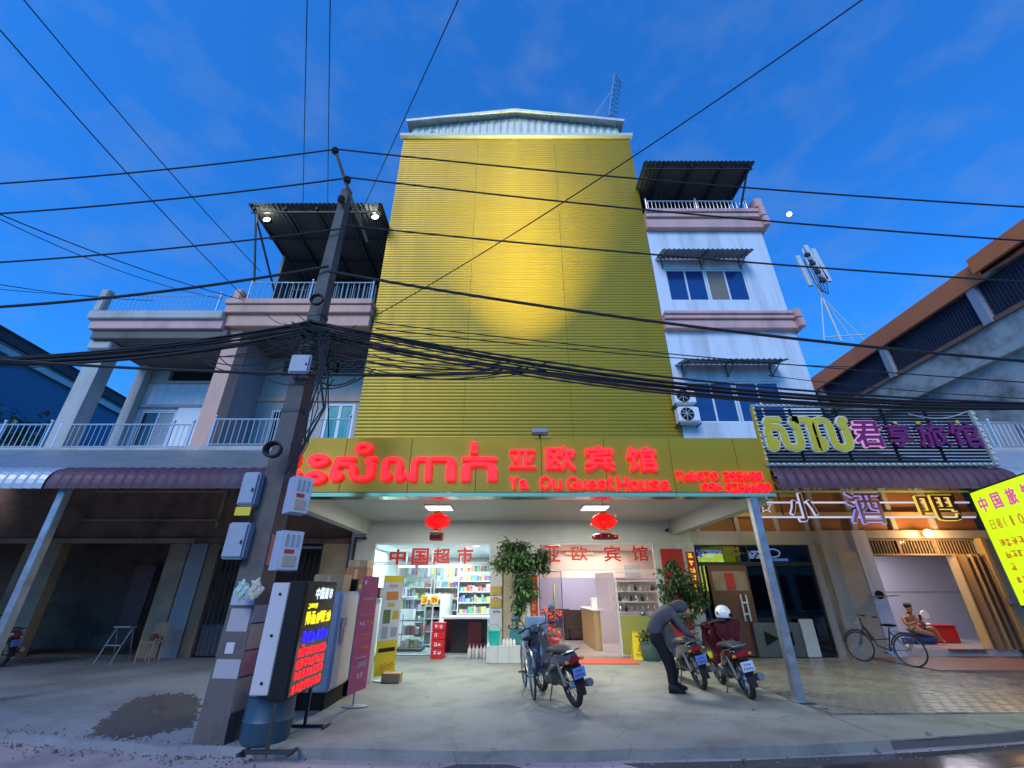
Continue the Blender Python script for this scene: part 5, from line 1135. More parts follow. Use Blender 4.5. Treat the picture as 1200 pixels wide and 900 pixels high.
wire(at(360, 0, 4.2), at(355, 246, 11), .02, .010, 'near vertical thin cable left of the pole rising from the terrace roof', .3)
wire(at(387, 0, 4.2), at(384, 246, 11), .02, .010, 'near vertical thin cable right above the pole tip', .3)
wire(at(537, 0, 4.5), at(425, 245, 11), .05, .012, 'thin cable running up and right from the terrace roof beside the cladding', .3)
wire(at(1010, 0, 3.6), at(440, 370, 10.5), .25, .014, 'long diagonal cable crossing the cladding from top right to lower left', .4)
wire(at(-10, 247, 6), at(288, 352, 11.4), .15, .012, 'thin cable from the left edge down to the terrace rail'); wire(at(-10, 252, 6), at(260, 350, 11.5), .25, .009, 'finer cable running just under the slanting one at the left')
wire(at(-20, 330, 7), at(180, 352, 11.5), .1, .010, 'low thin cable from the left edge to the terrace corner'); wire(at(-20, 337, 7), at(150, 348, 11.5), .05, .008, 'lowest thin cable reaching the terrace corner post')
wire(at(-10, 430, 7), at(150, 405, 11.3), .25, .010, 'drooping cable in front of the blue warehouse')
wire(at(440, 385, 7), at(1000, 430, 11.5), .15, .012, 'thin cable in front of the lower window hood'); wire(at(440, 378, 7), at(1260, 452, YP), .1, .010, 'thin cable slightly above the thick right bundle')
wire(at(900, 440, 11.6), at(1260, 470, 9), .1, .012, 'cable from the white wall to the right edge above the slatted sign')
# ---------------------------------------------------------------- machines, banners, boards by the pole
def machine(name, x0, x1, y0, y1, z1, m, label, cat='cabinet', base=.22):
    t = T(name, label, cat, ((x0 + x1) / 2, (y0 + y1) / 2, 0))
    MB().bb(x0 + .03, x1 - .03, y0 + .03, y1 - .03, 0, base - .01, .01).build('plinth', 'black', t)
    MB().bb(x0, x1, y0, y1, base, z1, .02).build('body', m, t)
    MB().bb(x1 + .002, x1 + .02, y0 + .03, y1 - .03, base + .04, z1 - .05, .006).build('door', 'machine_pale', t)
    MB().bb(x1 + .021, x1 + .04, y0 + .1, y0 + .34, base + (z1 - base) * .62, base + (z1 - base) * .72, .005).build('handle', 'print_grey', t)
    MB().bb(x1 + .021, x1 + .03, y0 + .12, y0 + .3, base + (z1 - base) * .45, base + (z1 - base) * .6, .004).build('label_plate', 'grey_wall', t)
    return t
machine('vending_machine', -3.35, -2.75, 7.75, 8.6, 1.58, 'machine_blue', 'lavender grey vending machine on a black plinth behind the lit text board')
t = machine('vending_machine', -3.3, -2.72, 8.75, 9.6, 1.62, 'machine_pale', 'white vending machine between the pink and the yellow banner')
for k in range(7): MB().bb(-2.70, -2.68, 9.1, 9.5, .4 + k * .15, .5 + k * .15, .004).build('vent', 'grey_wall', t)
o = MB().bb(-4.0, -3.42, 7.3, 8.1, .0, 1.66, .02).build('white_cabinet', 'off_white'); tag(o, 'tall white cabinet half hidden behind the concrete pole', 'cabinet'); MB().bb(-3.98, -3.44, 7.28, 7.298, .05, 1.6, .004).build('door', 'machine_pale', o)
for i, (x, y, z, sx, sy, sz, m, lb) in enumerate(((-3.1, 8.2, 1.58, .5, .4, .26, 'cardboard', 'brown cardboard box lying on the lavender vending machine'), (-2.95, 9.1, 1.62, .4, .4, .36, 'carton_orange', 'orange brown carton on the white vending machine'),
        (-2.95, 9.1, 1.982, .36, .36, .14, 'cardboard', 'flat brown carton on top of the orange brown carton'), (-2.85, 8.55, 1.58, .16, .1, .2, 'black', 'small black box standing at the edge of the vending machines'), (-2.9, 9.95, 1.45, .4, .3, .2, 'maroon', 'dark red carton behind the yellow banner'))):
    o = MB().bb(x - sx/2, x + sx/2, y - sy/2, y + sy/2, z + .001, z + sz, .008).build('carton', m); tag(o, lb, 'carton')
    if m in ('cardboard', 'carton_orange'): MB().box(x - .03, x + .03, y - sy/2 - .003, y - sy/2 - .0005, z + .02, z + sz - .02).build('tape', 'tan_wood', o)
o = MB().bb(-3.1, -2.75, 9.75, 10.1, 0, 1.44, .01).build('pale_pedestal', 'machine_pale'); tag(o, 'narrow pale pedestal holding the dark red carton', 'pedestal')
o = MB().bb(-2.85, -2.65, 8.85, 9.0, 1.62, 1.7, .01).build('tissue_pack', 'banner_yellow'); MB().bb(-2.83, -2.7, 8.88, 8.98, 1.701, 1.8, .02).build('paper_tuft', 'white', o); tag(o, 'small yellow pack with white paper on the vending machine', 'pack')
o = MB().bb(-2.5, -2.15, 9.85, 10.1, .0, .16, .01).build('grey_block', 'cardboard'); tag(o, 'low grey brown block on the concrete beside the yellow banner foot', 'block')
# lit text board
LS = T('lit_text_board', 'black LED board with white, yellow, blue and red glowing lines on thin legs', 'sign', (-2.65, 6.4, 0))
MB().bb(-2.78, -2.57, 5.95, 6.98, .46, 1.70, .01).build('case', 'black', LS)
bp = MB().bb(-3.02, -2.80, 6.0, 6.9, .5, 1.68, .01).build('grey_backing', 'machine_pale', LS)
for z in (.62, 1.1, 1.55): MB().lathe([(.016, 0), (.016, -.01)], (-2.9, 5.998, z), 10, 'y').build('bolt', 'black', bp)
Ou = Vector((-2.568, 5.98, .46)); uy = Vector((0, 1, 0))
plank(Ou, uy, UZ, .01, .96, .02, 1.2, .0, .004).build('screen', 'black_gloss', LS)
for i, ch in enumerate('中国超市'): glyph(MB(), ch, Ou + uy * (.3 + i * .15) + UZ * 1.03, uy, UZ, .12, .13, .006, .05).build('letter', 'e_led_white', LS)
scribble(MB(), Ou + uy * .12 + UZ * .92 , uy, UZ, .3, .07, 4, .006, 9, 1).build('text_line', 'e_led_yellow', LS); scribble(MB(), Ou + uy * .1 + UZ * .74, uy, UZ, .82, .15, 5, .006, 16, 2).build('text_line', 'e_led_yellow', LS)
scribble(MB(), Ou + uy * .1 + UZ * .54, uy, UZ, .82, .14, 6, .006, 14, 3).build('text_line', 'e_led_blue', LS)
for k, z in enumerate((.40, .28, .165, .035)): scribble(MB(), Ou + uy * .06 + UZ * z, uy, UZ, .86, .1, 8, .006, 14, 4 + k).build('text_line', 'e_led_red', LS)
scribble(MB(), Ou + uy * .14 + UZ * .505, uy, UZ, .12, .03, 3, .006, 6, 9).build('text_line', 'e_led_red', LS)
for y in (5.98, 6.93):
    g = MB().bar((-2.68, y, .02), (-2.68, y, .46), .035).bar((-2.95, y, .02), (-2.38, y, .02), .04).bar((-2.93, y, .0), (-2.93, y - .0, -.02), .05).bar((-2.4, y - .12, .02), (-2.4, y + .12, .02), .03).bar((-2.93, y - .12, .02), (-2.93, y + .12, .02), .03)
    g.xf(Matrix.Translation((0, 0, -.01 if y > 6.2 else -.02))).build('leg', 'dark_metal', LS)
# banners
def banner(name, p0, p1, z0, z1, label, parts):
    p0, p1 = Vector(p0), Vector(p1); u = (p1 - p0); W = u.length; u.normalize(); n_ = u.cross(UZ); c = (p0 + p1) / 2
    t = T(name, label, 'banner', (c.x, c.y, 0))
    for (a, b, c0, c1, m, sc_n) in parts:
        if sc_n: scribble(MB(), p0 + u * W * a + UZ * (z0 + (z1 - z0) * c0), u, UZ, W * (b - a), (z1 - z0) * (c1 - c0), sc_n, .006, 6, int(c0 * 100)).build('print', m, t)
        else: plank(p0, u, UZ, W * a, W * b, z0 + (z1 - z0) * c0, z0 + (z1 - z0) * c1, 0 if (a, b) == (0, 1) else .001, .003 if (a, b) == (0, 1) else .005).build('sheet' if (a, b) == (0, 1) else 'print_block', m, t)
    MB().tube([c - n_ * .03, c - n_ * .03 + UZ * z1], .012, 6).build('pole', 'steel', t)
    MB().lathe([(.001, 0), (.2, 0), (.2, .015), (.03, .03)], (c.x, c.y, 0), 20, 'z', .6).build('foot', 'steel', t, True)
banner('pink_banner', (-2.44, 7.72, 0), (-2.34, 8.32, 0), .19, 1.81, 'tall magenta banner with pale print standing beside the vending machines',
       [(0, 1, 0, 1, 'magenta', 0), (.15, .3, .92, .96, 'white', 1), (.2, .85, .78, .8, 'print_pale', 9), (.15, .9, .73, .76, 'orange_print', 6), (.15, .9, .64, .65, 'print_pale', 12), (.15, .5, .55, .6, 'print_pale', 2), (.5, .95, .55, .61, 'orange_print', 2), (.35, .8, .44, .48, 'orange_print', 3), (.35, .85, .34, .38, 'orange_print', 3), (.2, .8, .27, .29, 'print_pale', 6), (.3, .85, .19, .25, 'print_pale', 7), (.35, .7, .1, .16, 'print_pale', 2)])
banner('yellow_banner', (-2.66, 9.85, 0), (-2.36, 10.3, 0), .1, 1.88, 'white and yellow banner with orange blocks left of the market window',
       [(0, 1, .33, .93, 'banner_white', 0), (0, 1, .93, 1, 'banner_yellow', 0), (0, 1, 0, .329, 'banner_yellow', 0), (.2, .8, .74, .83, 'orange_print', 0), (.3, .65, .67, .71, 'gold_print', 0), (.15, .5, .5, .64, 'leaf_light', 0), (.6, .9, .54, .63, 'gold_print', 0), (.15, .45, .35, .47, 'print_grey', 0), (.6, .9, .36, .46, 'print_grey', 0), (.1, .9, .22, .26, 'black', 0), (.25, .9, .05, .12, 'orange_print', 4), (.3, .7, .88, .91, 'orange_print', 3)])
# barrel
t = T('blue_barrel', 'dirty blue plastic barrel at the foot of the utility pole', 'barrel', (-2.93, 6.42, -.01))
MB().lathe([(.001, .0), (.25, .0), (.27, .03), (.275, .2), (.285, .22), (.275, .24), (.27, .45), (.29, .47), (.285, .5), (.255, .5), (.25, .1), (.001, .09)], (-2.93, 6.42, -.01), 28).build('shell', 'barrel_blue', t, True)
MB().lathe([(.001, 0), (.24, 0), (.2, .06), (.001, .09)], (-2.93, 6.42, .36), 14).build('rubbish', 'black', t)
# planter with pots and trees
PL = T('tiled_planter', 'low white tiled planter ledge under the tree between the two shop doors', 'planter', (-.15, 12.85, 0))
B('core', 'grout', PL, (-.63, .5, 12.42, 13.44, 0, .345)); 
for k in range(4): MB().bb(-.635 + k * .285, -.355 + k * .285, 12.4, 12.418, .005, .345, .003).build('tile', 'tile_white', PL)
for k in range(4):
    for j in range(3): MB().bb(-.635 + k * .285, -.355 + k * .285, 12.4 + j * .345, 12.74 + j * .345, .346, .36, .003).build('tile', 'tile_white', PL)
o = T('teal_bucket', 'bright teal plastic bucket on the left end of the tiled planter', 'bucket', (-.45, 12.65, .36))
MB().lathe([(.12, 0), (.135, .05), (.16, .3), (.175, .31), (.17, .33), (.15, .31), (.11, .03)], (-.45, 12.65, .36), 20).build('shell', 'teal_plastic', o, True)
MB().tube([(-.45 + .165 * math.cos(a), 12.6, .68 + .15 * math.sin(a)) for a in [k * math.pi / 10 for k in range(11)]], .008, 5).build('handle', 'steel', o)
for k in range(4): 
    tag(MB().lathe([(.035, 0), (.04, .02), (.04, .1), (.02, .13), (.02, .15)], (-.2 + k * .085, 12.6, .36), 10).build('small_bottle', 'off_white', None, True), 'small white bottle in the row between the bucket and the glazed pot', 'bottle', 'small bottles on the planter')
def leafcloud(pos, n, size, m, parent, name='foliage', droop=.5, seed=1):
    q = random.Random(seed); g = MB(); vs = []; fs = []
    for i in range(n):
        c = pos(q); L = size * q.uniform(.6, 1.2); w_ = L * .2; az = q.random() * 6.283; el = q.uniform(-.9, .5) - droop * .3
        d = Vector((math.cos(az) * math.cos(el), math.sin(az) * math.cos(el), math.sin(el))); s = d.cross(Vector((q.uniform(-.3, .3), q.uniform(-.3, .3), 1))).normalized() * w_
        m_ = c + d * L * .45 + Vector((0, 0, .05 * L)); k = len(vs)
        vs += [c, m_ + s, c + d * L - Vector((0, 0, droop * L * .3)), m_ - s]; fs.append((k, k+1, k+2, k+3))
    g.v = [tuple(v) for v in vs]; g.f = fs
    return tag(g.build(name, m, parent), kind='stuff')
def tree(label, base, H, trunkbend, clumps, n, pot=None, potlabel=None, seed=1, leaf=.17, name='potted_tree'):
    t = T(name, label, 'tree', base); b = Vector(base); q = random.Random(seed)
    top = b + Vector(trunkbend)
    MB().tube([b, b.lerp(top, .3) + Vector((.03, 0, 0)), b.lerp(top, .65) - Vector((.03, 0, 0)), top], [.035, .03, .025, .012], 8).build('trunk', 'bark', t, True)
    MB().tube([b + Vector((.04, .02, 0)), b.lerp(top, .4) + Vector((.08, .05, 0)), b.lerp(top, .9) + Vector((.12, .05, 0))], [.025, .02, .01], 7).build('trunk', 'bark', t, True)
    g = MB()
    for c, r in clumps:
        st = b.lerp(top, q.uniform(.5, .9)); c = Vector(c); g.tube([st, st.lerp(c, .5) + Vector((0, 0, .06)), c], [.014, .01, .005], 5)
        for k in range(6): e = c + Vector((q.gauss(0, r[0] * .5), q.gauss(0, r[1] * .5), q.gauss(0, r[2] * .5))); g.tube([c, e], .004, 4)
    tag(g.build('branches', 'bark', t), kind='stuff')
    tot = sum(r[0] * r[2] for c, r in clumps)
    for i, (c, r) in enumerate(clumps):
        c = Vector(c); nn = int(n * r[0] * r[2] / tot)
        subs = [c + Vector((q.gauss(0, r[0] * .45), q.gauss(0, r[1] * .45), q.gauss(0, r[2] * .45))) for _ in range(9)]
        def pos(qq, subs=subs, r=r): s = qq.choice(subs); return s + Vector((qq.gauss(0, r[0] * .28), qq.gauss(0, r[1] * .28), qq.gauss(0, r[2] * .28)))
        leafcloud(pos, nn, leaf, ('leaf', 'leaf_light', 'leaf_dark')[i % 3], t, 'crown', seed=seed * 31 + i)
    return t
def A(x, y, Y): return tuple(at(x, y, Y))
tree('tall leafy tree in the glazed pot on the tiled planter', (.1, 12.75, .62), 2, (.05, 0, 1.9),
     [(A(612, 655, 12.6), (.45, .35, .3)), (A(600, 650, 12.9), (.35, .3, .25)), (A(628, 662, 12.6), (.35, .3, .25)), (A(613, 685, 12.6), (.3, .3, .28)), (A(590, 662, 12.6), (.22, .25, .25)), (A(637, 655, 12.8), (.2, .2, .2)), (A(610, 706, 12.6), (.2, .2, .2)), (A(622, 695, 12.6), (.18, .2, .2)), (A(606, 640, 12.8), (.3, .2, .15)), (A(605, 722, 12.6), (.09, .1, .14))], 3000, seed=5)
def pot(x, y, z, r, h, m, label, soil=True):
    t = T('plant_pot', label, 'pot', (x, y, z)); MB().lathe([(r * .7, 0), (r * .85, .04), (r, h * .75), (r * .97, h * .9), (r * 1.05, h * .95), (r * 1.05, h), (r * .9, h), (r * .88, h * .9), (.01, h * .88)], (x, y, z), 24).build('shell', m, t, True)
    MB().lathe([(.001, 0), (r * .85, 0), (.001, .02)], (x, y, z + h * .885), 14).build('soil', 'soil', t)
pot(.12, 12.75, .361, .2, .36, 'pot_teal', 'dark teal glazed pot of the tall tree on the tiled planter')
tree('second leafy tree in the teal pot before the red banner', (4.55, 12.9, .38), 2, (-.05, 0, 1.8),
     [(A(790, 672, 12.7), (.3, .3, .25)), (A(800, 690, 12.7), (.35, .3, .28)), (A(783, 692, 12.7), (.28, .3, .25)), (A(812, 700, 12.7), (.28, .3, .25)), (A(796, 712, 12.7), (.3, .3, .22)), (A(785, 660, 12.7), (.15, .15, .12)), (A(806, 720, 12.7), (.22, .2, .15)), (A(822, 708, 12.7), (.15, .15, .15))], 2500, seed=8, leaf=.14)
pot(4.6, 12.7, 0, .25, .44, 'pot_teal', 'large teal pot on the ground behind the middle scooter')
pot(3.55, 12.9, 0, .26, .42, 'pot_dark', 'dark green pot on the ground right of the yellow caution sign')
t = T('small_shrub', 'small spiky green shrub growing in the dark green pot', 'plant', (3.55, 12.9, .38)); leafcloud(lambda q: Vector((3.55 + q.gauss(0, .1), 12.9 + q.gauss(0, .1), .42 + abs(q.gauss(0, .12)))), 160, .16, 'leaf_dark', t, 'leaves', .1, 3)
MB().tube([(3.55, 12.9, .38), (3.55, 12.9, .6)], .01, 5).build('stem', 'bark', t)
o = MB().bb(1.65, 3.1, 12.25, 13.15, .001, .018, .006).build('red_door_mat', 'mat_red'); tag(o, 'orange red door mat on the concrete before the lobby', 'mat')
t = T('caution_sign', 'yellow folding caution sign beside the lobby side window', 'caution sign', (3.3, 13.1, 0))
for s, y0_ in ((-1, 12.98), (1, 13.26)):
    g = MB(); g.add([(3.12, y0_, .0), (3.48, y0_, .0), (3.42, 13.12, .62), (3.18, 13.12, .62), (3.12, y0_ + s * -.02 + 0, .0), (3.48, y0_ + s * -.02, .0), (3.42, 13.12 - s * .02, .62), (3.18, 13.12 - s * .02, .62)], [(0,1,2,3),(7,6,5,4),(0,4,5,1),(1,5,6,2),(2,6,7,3),(3,7,4,0)]); g.build('panel', 'caution', t)
uv = Vector((0, .14, .62)).normalized()
f_ = MB(); scribble(f_, Vector((3.2, 12.985, .1)) + Vector((0, -.01, 0)), UX, uv, .2, .04, 5, .004, 6, 3); scribble(f_, Vector((3.22, 13.08, .5)) + Vector((0, -.01, 0)), UX, uv, .14, .04, 3, .004, 6, 4); f_.build('print', 'black', t)
MB().add([(3.24, 13.0, .2), (3.37, 13.0, .2), (3.305, 13.03, .36)], [(0, 1, 2)]).build('warning_triangle', 'orange_print', t)
o = MB().bb(3.95, 4.35, 12.2, 12.6, .0, .12, .03).build('blue_cloth', 'blue_cloth', None, True); tag(o, 'small blue bundle on the ground behind the bending person', 'bundle')
o = MB().lathe([(.001, 0), (.12, 0), (.14, .05), (.14, .3), (.001, .36)], (4.05, 12.75, 0), 14).build('white_sack', 'off_white', None, True); tag(o, 'small pale sack behind the bending person near the red banner', 'sack')

# ---------------------------------------------------------------- two-wheelers
def scooter(body, label, plate, name='motor_scooter', mirror_sides=(-1, 1)):
    t = T(name, label, 'scooter'); wr = .285
    def wheel(nm, y):
        w_ = MB().lathe([(wr - .07, -.03), (wr - .02, -.045), (wr, -.025), (wr + .004, 0), (wr, .025), (wr - .02, .045), (wr - .07, .03)], (0, y, wr), 28, 'x')
        # open centre: a torus like tyre
        w_ = MB(); n1, n2 = 28, 8
        w_.add([(math.cos(b) * .045, y + math.cos(a) * (wr - .045 + math.sin(b) * .045), wr + math.sin(a) * (wr - .045 + math.sin(b) * .045)) for a in [i * 6.2832 / n1 for i in range(n1)] for b in [j * 6.2832 / n2 for j in range(n2)]],
               [(i * n2 + j, i * n2 + (j + 1) % n2, ((i + 1) % n1) * n2 + (j + 1) % n2, ((i + 1) % n1) * n2 + j) for i in range(n1) for j in range(n2)])
        w_ = w_.build(nm, 'rubber', t, True)
        g = MB().lathe([(wr - .085, -.02), (wr - .075, -.02), (wr - .075, .02), (wr - .085, .02)], (0, y, wr), 24, 'x')
        g = MB(); 
        for k in range(24):
            a0, a1 = k * .2618, (k + 1) * .2618; g.bar((0, y + math.cos(a0) * .2, wr + math.sin(a0) * .2), (0, y + math.cos(a1) * .2, wr + math.sin(a1) * .2), .035, .018)
        for k in range(12):
            a0 = k * .5236; g.bar((.012 if k % 2 else -.012, y, wr), (0, y + math.cos(a0) * .2, wr + math.sin(a0) * .2), .008)
        g.lathe([(.05, -.05), (.05, .05)], (0, y, wr), 12, 'x').build('rim', 'chrome', w_)
    wheel('rear_wheel', -.61); wheel('front_wheel', .64)
    MB().loft([((0, -.92, .66), .05, .03), ((0, -.86, .68), .1, .075), ((0, -.6, .66), .125, .1), ((0, -.3, .6), .13, .12), ((0, -.08, .5), .11, .1), ((0, .12, .44), .07, .07), ((0, .3, .45), .05, .06)]).build('body_shell', body, t, True)
    MB().loft([((0, -.88, .77), .06, .02), ((0, -.75, .79), .12, .04), ((0, -.4, .775), .135, .045), ((0, -.15, .74), .11, .045), ((0, 0, .7), .06, .03)]).build('seat', 'seat_vinyl', t, True)
    MB().tube([(-.09, -.7, .74), (-.1, -.95, .8), (0, -1.0, .81), (.1, -.95, .8), (.09, -.7, .74)], .012, 6).build('grab_rail', 'chrome', t)
    # leg shield and front
    g = MB(); vs = []
    for i, (y, z, hw) in enumerate(((.42, .98, .12), (.46, .85, .17), (.5, .65, .2), (.46, .45, .16), (.4, .35, .1))):
        for s in (-1, -.5, 0, .5, 1): vs.append((s * hw, y - abs(s) * .1, z))
    k = len(vs); vs += [(v[0] * .95, v[1] - .03, v[2]) for v in vs]
    fs = [(i*5+j, i*5+j+1, (i+1)*5+j+1, (i+1)*5+j) for i in range(4) for j in range(4)]; fs += [tuple(k + q for q in f[::-1]) for f in fs]
    g.add(vs, fs); g.loft([((0, .34, 1.0), .06, .04), ((0, .4, 1.0), .12, .08), ((0, .5, .98), .1, .07), ((0, .54, .96), .05, .04)]); g.build('leg_shield', body, t, True)
    MB().ell((0, .55, .97), (.07, .02, .05), 12, 6).build('headlight', 'glass_lobby', t, True)
    MB().tube([(-.34, .3, 1.03), (-.2, .36, 1.05), (0, .42, 1.03), (.2, .36, 1.05), (.34, .3, 1.03)], .014, 8).build('handlebar', 'dark_metal', t, True)
    for s in (-1, 1): MB().tube([(s * .25, .335, 1.042), (s * .36, .29, 1.028)], .02, 8).build('grip', 'rubber', t, True)
    for s in mirror_sides:
        m_ = MB().tube([(s * .2, .36, 1.05), (s * .24, .35, 1.18), (s * .32, .33, 1.24)], .008, 6).build('mirror_arm', 'dark_metal', t)
        MB().ell((s * .36, .33, 1.26), (.07, .018, .045), 14, 8).build('mirror', 'black', m_, True); MB().ell((s * .36, .314, 1.26), (.058, .006, .036), 14, 8).build('mirror_glass', 'mirror', m_, True)
    for s in (-1, 1): MB().tube([(s * .06, .46, .9), (s * .065, .58, .5), (s * .065, .64, wr)], .018, 8).build('fork_leg', 'chrome', t, True)
    g = MB(); vs = []
    for i in range(9):
        a = .1 + i * .32; 
        for s in (-1, 0, 1): vs.append((s * .055, .64 + math.cos(a) * (wr + .03 + (0 if s else .012)), wr + math.sin(a) * (wr + .03 + (0 if s else .012))))
    g.add(vs, [(3*i+j, 3*i+j+1, 3*i+j+4, 3*i+j+3) for i in range(8) for j in range(2)]).build('front_mudguard', body, t, True)
    g = MB(); g.bb(-.07, .07, -.97, -.84, .38, .62, .02); g.add([(-.06, -.93, .4), (.06, -.93, .4), (.05, -.98, .22), (-.05, -.98, .22), (-.06, -.9, .4), (.06, -.9, .4), (.05, -.96, .22), (-.05, -.96, .22)], [(0,1,2,3),(7,6,5,4),(0,4,5,1),(1,5,6,2),(2,6,7,3),(3,7,4,0)]); g.build('rear_mudguard', 'black', t)
    MB().bb(-.1, .1, -.995, -.985, .44, .58, .004).build('number_plate', plate, t)
    f = MB(); scribble(f, (-.08, -.996, .46), UX, UZ, .16, .04, 5, .002, 5, 3); scribble(f, (-.06, -.996, .52), UX, UZ, .12, .035, 3, .002, 5, 4); f.build('plate_print', 'dark_metal', t)
    MB().bb(-.09, .09, -.96, -.88, .62, .72, .03).build('tail_light', 'tail_red', t, True)
    for s in (-1, 1): MB().ell((s * .13, -.92, .66), (.035, .03, .025), 10, 6).build('indicator', 'amber', t, True)
    MB().bb(-.1, .1, -.15, .2, .22, .42, .04).lathe([(.08, -.12), (.09, -.1), (.09, .1), (.08, .12)], (0, .1, .34), 14, 'x').build('engine', 'engine', t, True)
    MB().tube([(.1, .15, .22), (.13, -.2, .2), (.15, -.45, .24), (.16, -.95, .34)], [.018, .02, .045, .055], 10).build('exhaust', 'engine', t, True)
    MB().tube([(-.07, -.05, .32), (-.07, -.61, .285)], .025, 8).tube([(.07, -.05, .32), (.07, -.61, .285)], .025, 8).build('swing_arm', 'dark_metal', t)
    for s in (-1, 1): MB().tube([(s * .1, -.6, .3), (s * .11, -.5, .62)], .028, 8).build('shock_absorber', 'engine', t, True)
    MB().tube([(-.22, .02, .25), (.22, .02, .25)], .014, 6).build('foot_peg', 'rubber', t); MB().tube([(-.06, -.02, .25), (-.22, -.12, .01)], .012, 6).build('side_stand', 'dark_metal', t)
    return t
def place(o, x, y, ang, lean=0.): o.location = (x, y, 0); o.rotation_euler = (0, R(lean), R(ang)); return o
def aim(o, rear, front, lean): 
    d = Vector(front) - Vector(rear); a = math.degrees(math.atan2(-d.x, d.y)); c = (Vector(rear) + Vector(front)) / 2; place(o, c.x, c.y, a, lean)
s1 = scooter('paint_grey', 'dark grey scooter with a blue number plate parked before the lobby mat', 'plate_blue'); 
s2 = copy_tree(s1); s2['label'] = 'dark scooter that the hooded person is bending over'; 
s3 = scooter('maroon', 'maroon scooter with a white helmet on its handlebar, nearest the steel post', 'plate_white', mirror_sides=(-1,))
for s_ in (s1, s2, s3): s_['group'] = 'scooters parked before the guesthouse'
def at_rear(o, rear, hd, lean): aim(o, (rear[0], rear[1], 0), (rear[0] + 1.25 * math.sin(hd), rear[1] + 1.25 * math.cos(hd), 0), lean)
at_rear(s1, (.98, 7.98), R(-20), -13); at_rear(s2, (3.42, 9.3), R(-3), -12); at_rear(s3, (3.9, 8.52), R(4), -12)
HM = T('helmet', 'white helmet with dark visor hinges resting on the maroon scooter', 'helmet', (4.13, 9.55, 1.2))
MB().lathe([(.11, -.09), (.13, -.06), (.14, 0), (.128, .06), (.095, .11), (.05, .135), (.001, .14)], (4.13, 9.55, 1.2), 24, 'z', 1.12).build('shell', 'helmet_white', HM, True)
MB().lathe([(.112, -.1), (.128, -.092), (.128, -.08)], (4.13, 9.55, 1.2), 24, 'z', 1.12).build('rim_trim', 'black', HM, True)
for s in (-1, 1): MB().ell((4.13 + s * .135, 9.5, 1.2), (.012, .03, .03), 10, 6).build('hinge', 'black', HM, True)
MB().bb(4.17, 4.25, 9.4, 9.42, 1.14, 1.2, .008).build('sticker', 'black', HM)
# dark red jacket hung over the maroon scooter's handlebar
def drape(name, cen, w_, fr, bk, m, label, ang=0., seed=1, thick=.015):
    q = random.Random(seed); nx, ny = 16, 18; vs = []
    for j in range(ny + 1):
        t_ = j / ny; s = -fr + (fr + bk) * t_
        for i in range(nx + 1):
            u = (i / nx - .5); edge = 1 - .25 * abs(s) / max(fr, bk)
            fold = .02 * math.sin(i * 1.3 + seed) * min(1, abs(s) * 4) + .012 * math.sin(i * 2.9 + j * .3)
            z = -abs(s) + (.05 * (1 - min(1, abs(s) / .1)) if abs(s) < .1 else 0); y = (.07 * math.tanh(s * 9)) + fold
            vs.append((u * w_ * edge + .02 * math.sin(j * .6 + seed), y, z + .03 * math.sin(i * .8 + seed * 2) * abs(s) * 3))
    M = Matrix.Translation(cen) @ Matrix.Rotation(R(ang), 4, 'Z'); vs = [M @ Vector(v) for v in vs]
    o = MB().add(vs, [(j*(nx+1)+i, j*(nx+1)+i+1, (j+1)*(nx+1)+i+1, (j+1)*(nx+1)+i) for j in range(ny) for i in range(nx)]).build(name, m, None, 'all')
    so = o.modifiers.new('s', 'SOLIDIFY'); so.thickness = thick; return tag(o, label, 'jacket')
drape('jacket', (4.12, 9.52, 1.06), .5, .3, .26, 'jacket_maroon', 'dark red jacket draped over the front of the maroon scooter', -8, 3)

